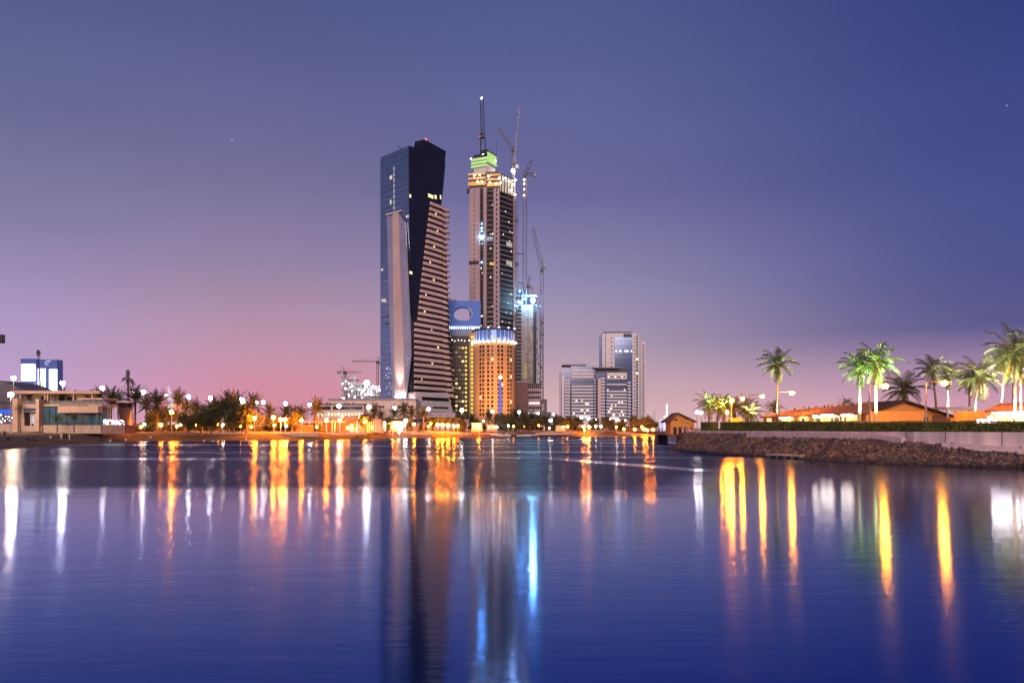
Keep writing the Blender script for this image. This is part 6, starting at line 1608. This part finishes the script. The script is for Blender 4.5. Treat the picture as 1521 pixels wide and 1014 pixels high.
# ---------------------------------------------------------------- people on the beach
def person_mesh(name, pose):
    """one continuous skinned body"""
    if pose == 'stand':
        J = dict(pel=(0, 0, .95), ch=(0, .02, 1.3), nk=(0, 0, 1.48), hd=(0, -.02, 1.66), s1=(.19, 0, 1.4), e1=(.26, .02, 1.12), h1=(.24, -.1, .87), s2=(-.19, 0, 1.4), e2=(-.27, .03, 1.12), h2=(-.22, -.12, .9), p1=(.1, 0, .9), k1=(.12, -.02, .5), f1=(.12, .02, .08), t1=(.13, -.14, .04), p2=(-.1, 0, .9), k2=(-.12, .03, .5), f2=(-.13, .08, .08), t2=(-.14, -.08, .04))
    else:
        J = dict(pel=(0, 0, .14), ch=(0, .05, .48), nk=(0, .03, .66), hd=(0, 0, .84), s1=(.19, .03, .58), e1=(.26, -.08, .36), h1=(.15, -.3, .4), s2=(-.19, .03, .58), e2=(-.27, .08, .34), h2=(-.28, .2, .08), p1=(.1, -.05, .14), k1=(.16, -.38, .42), f1=(.15, -.62, .08), t1=(.16, -.76, .04), p2=(-.1, -.05, .14), k2=(-.18, -.42, .3), f2=(-.1, -.7, .08), t2=(-.1, -.84, .05))
    ed = [('pel', 'ch'), ('ch', 'nk'), ('nk', 'hd'), ('ch', 's1'), ('s1', 'e1'), ('e1', 'h1'), ('ch', 's2'), ('s2', 'e2'), ('e2', 'h2'), ('pel', 'p1'), ('p1', 'k1'), ('k1', 'f1'), ('f1', 't1'), ('pel', 'p2'), ('p2', 'k2'), ('k2', 'f2'), ('f2', 't2')]
    rad = dict(pel=.15, ch=.16, nk=.06, hd=.105, s1=.075, e1=.05, h1=.035, s2=.075, e2=.05, h2=.035, p1=.11, k1=.07, f1=.045, t1=.04, p2=.11, k2=.07, f2=.045, t2=.04)
    ks = list(J); me = bpy.data.meshes.new('tmp'); me.from_pydata([J[k] for k in ks], [(ks.index(a), ks.index(b)) for a, b in ed], [])
    bm = bmesh.new(); bm.from_mesh(me); sk = bm.verts.layers.skin.verify()
    for v, k in zip(bm.verts, ks): v[sk].radius = (rad[k], rad[k] * (.75 if k in ('ch', 'pel') else 1)); v[sk].use_root = (k == 'pel')
    bm.to_mesh(me); bm.free()
    ob = bpy.data.objects.new('tmp', me); COL.objects.link(ob); ob.modifiers.new('skin', 'SKIN'); sb = ob.modifiers.new('sub', 'SUBSURF'); sb.levels = 1; sb.render_levels = 1
    dg = bpy.context.evaluated_depsgraph_get(); dg.update()
    out = bpy.data.meshes.new_from_object(ob.evaluated_get(dg)); out.name = name
    bpy.data.objects.remove(ob); return out, J
def hair_mesh(J):
    h = J['hd']; return MB().ball((h[0], h[1] + .02, h[2] + .03), .115, 8, 6).mesh('hair')
PB = {p: person_mesh('person_body_' + p, p) for p in ('stand', 'sit')}
m_w, m_d, m_r = M('white_cloth', (.7, .66, .62), .9, scale=3, var=.05), M('dark_cloth', (.02, .018, .022), .9, scale=3), M('brown_cloth', (.16, .08, .06), .9, scale=3)
m_hair = M('dark_hair', (.012, .01, .01), .7, scale=6)
def person(label, px, py_foot, Y, pose, mat, rz, group):
    x = PX(px, Y); z = gz(x, Y)
    body, J = PB[pose]
    me = body.copy(); me.materials.clear(); me.materials.append(mat)
    t = thing('person', label, 'person', (x, Y, z), group); t.rotation_euler = (0, 0, rz)
    link('body', me, t); hm = hair_mesh(J); hm.materials.append(m_hair if mat is not m_d else m_d); link('hair', hm, t)
for a in (('person in dark clothes standing at the far left of the beach', 7, 0, 190, 'stand', m_d, .3), ('person in dark clothes sitting on the sand at the far left', 12, 0, 182, 'sit', m_d, .8), ('person in brown sitting beside the dark clothed sitter at the far left', 17, 0, 184, 'sit', m_r, -.6),
          ('person in dark clothes sitting left in the beach pair before the cafe door', 41, 0, 190, 'sit', m_d, .9), ('person in dark clothes sitting right in the beach pair before the cafe door', 54, 0, 191, 'sit', m_d, -.8), ('person in brown leaning between the sitting beach pair', 49, 0, 192, 'sit', m_r, -.3),
          ('person in white sitting alone below the small lit palm', 75, 0, 212, 'sit', m_w, .5),
          ('person in white standing left in the group below the cafe fascia', 91, 0, 214, 'stand', m_w, .5), ('person in dark robe standing in the middle of the group below the cafe fascia', 95, 0, 217, 'stand', m_d, 0), ('second dark robed person in the group below the cafe fascia', 98.5, 0, 216, 'stand', m_d, -.3), ('person in white standing right in the group below the cafe fascia', 103, 0, 214, 'stand', m_w, -.6), ('person in brown sitting in front of the standing group', 100, 0, 207, 'sit', m_r, .2),
          ('person in dark clothes sitting under the pink stone wall, left', 151, 0, 229, 'sit', m_d, .5), ('person in dark clothes sitting under the pink stone wall, right', 170, 0, 231, 'sit', m_d, -.5), ('person in white sitting under the pink stone wall', 164, 0, 230, 'sit', m_w, 0),
          ('person in white on the sand right of the pink stone wall', 187, 0, 243, 'sit', m_w, .4), ('person in white crouching on the sand below the tall date palm', 224, 0, 256, 'sit', m_w, -.4),
          ('person in dark clothes sitting by the white pyramid monument', 530, 0, 292, 'sit', m_d, .3), ('person standing on the sand left of the pergola reflection', 475, 0, 280, 'stand', m_d, 0)):
    person(*a, 'people on the beach')
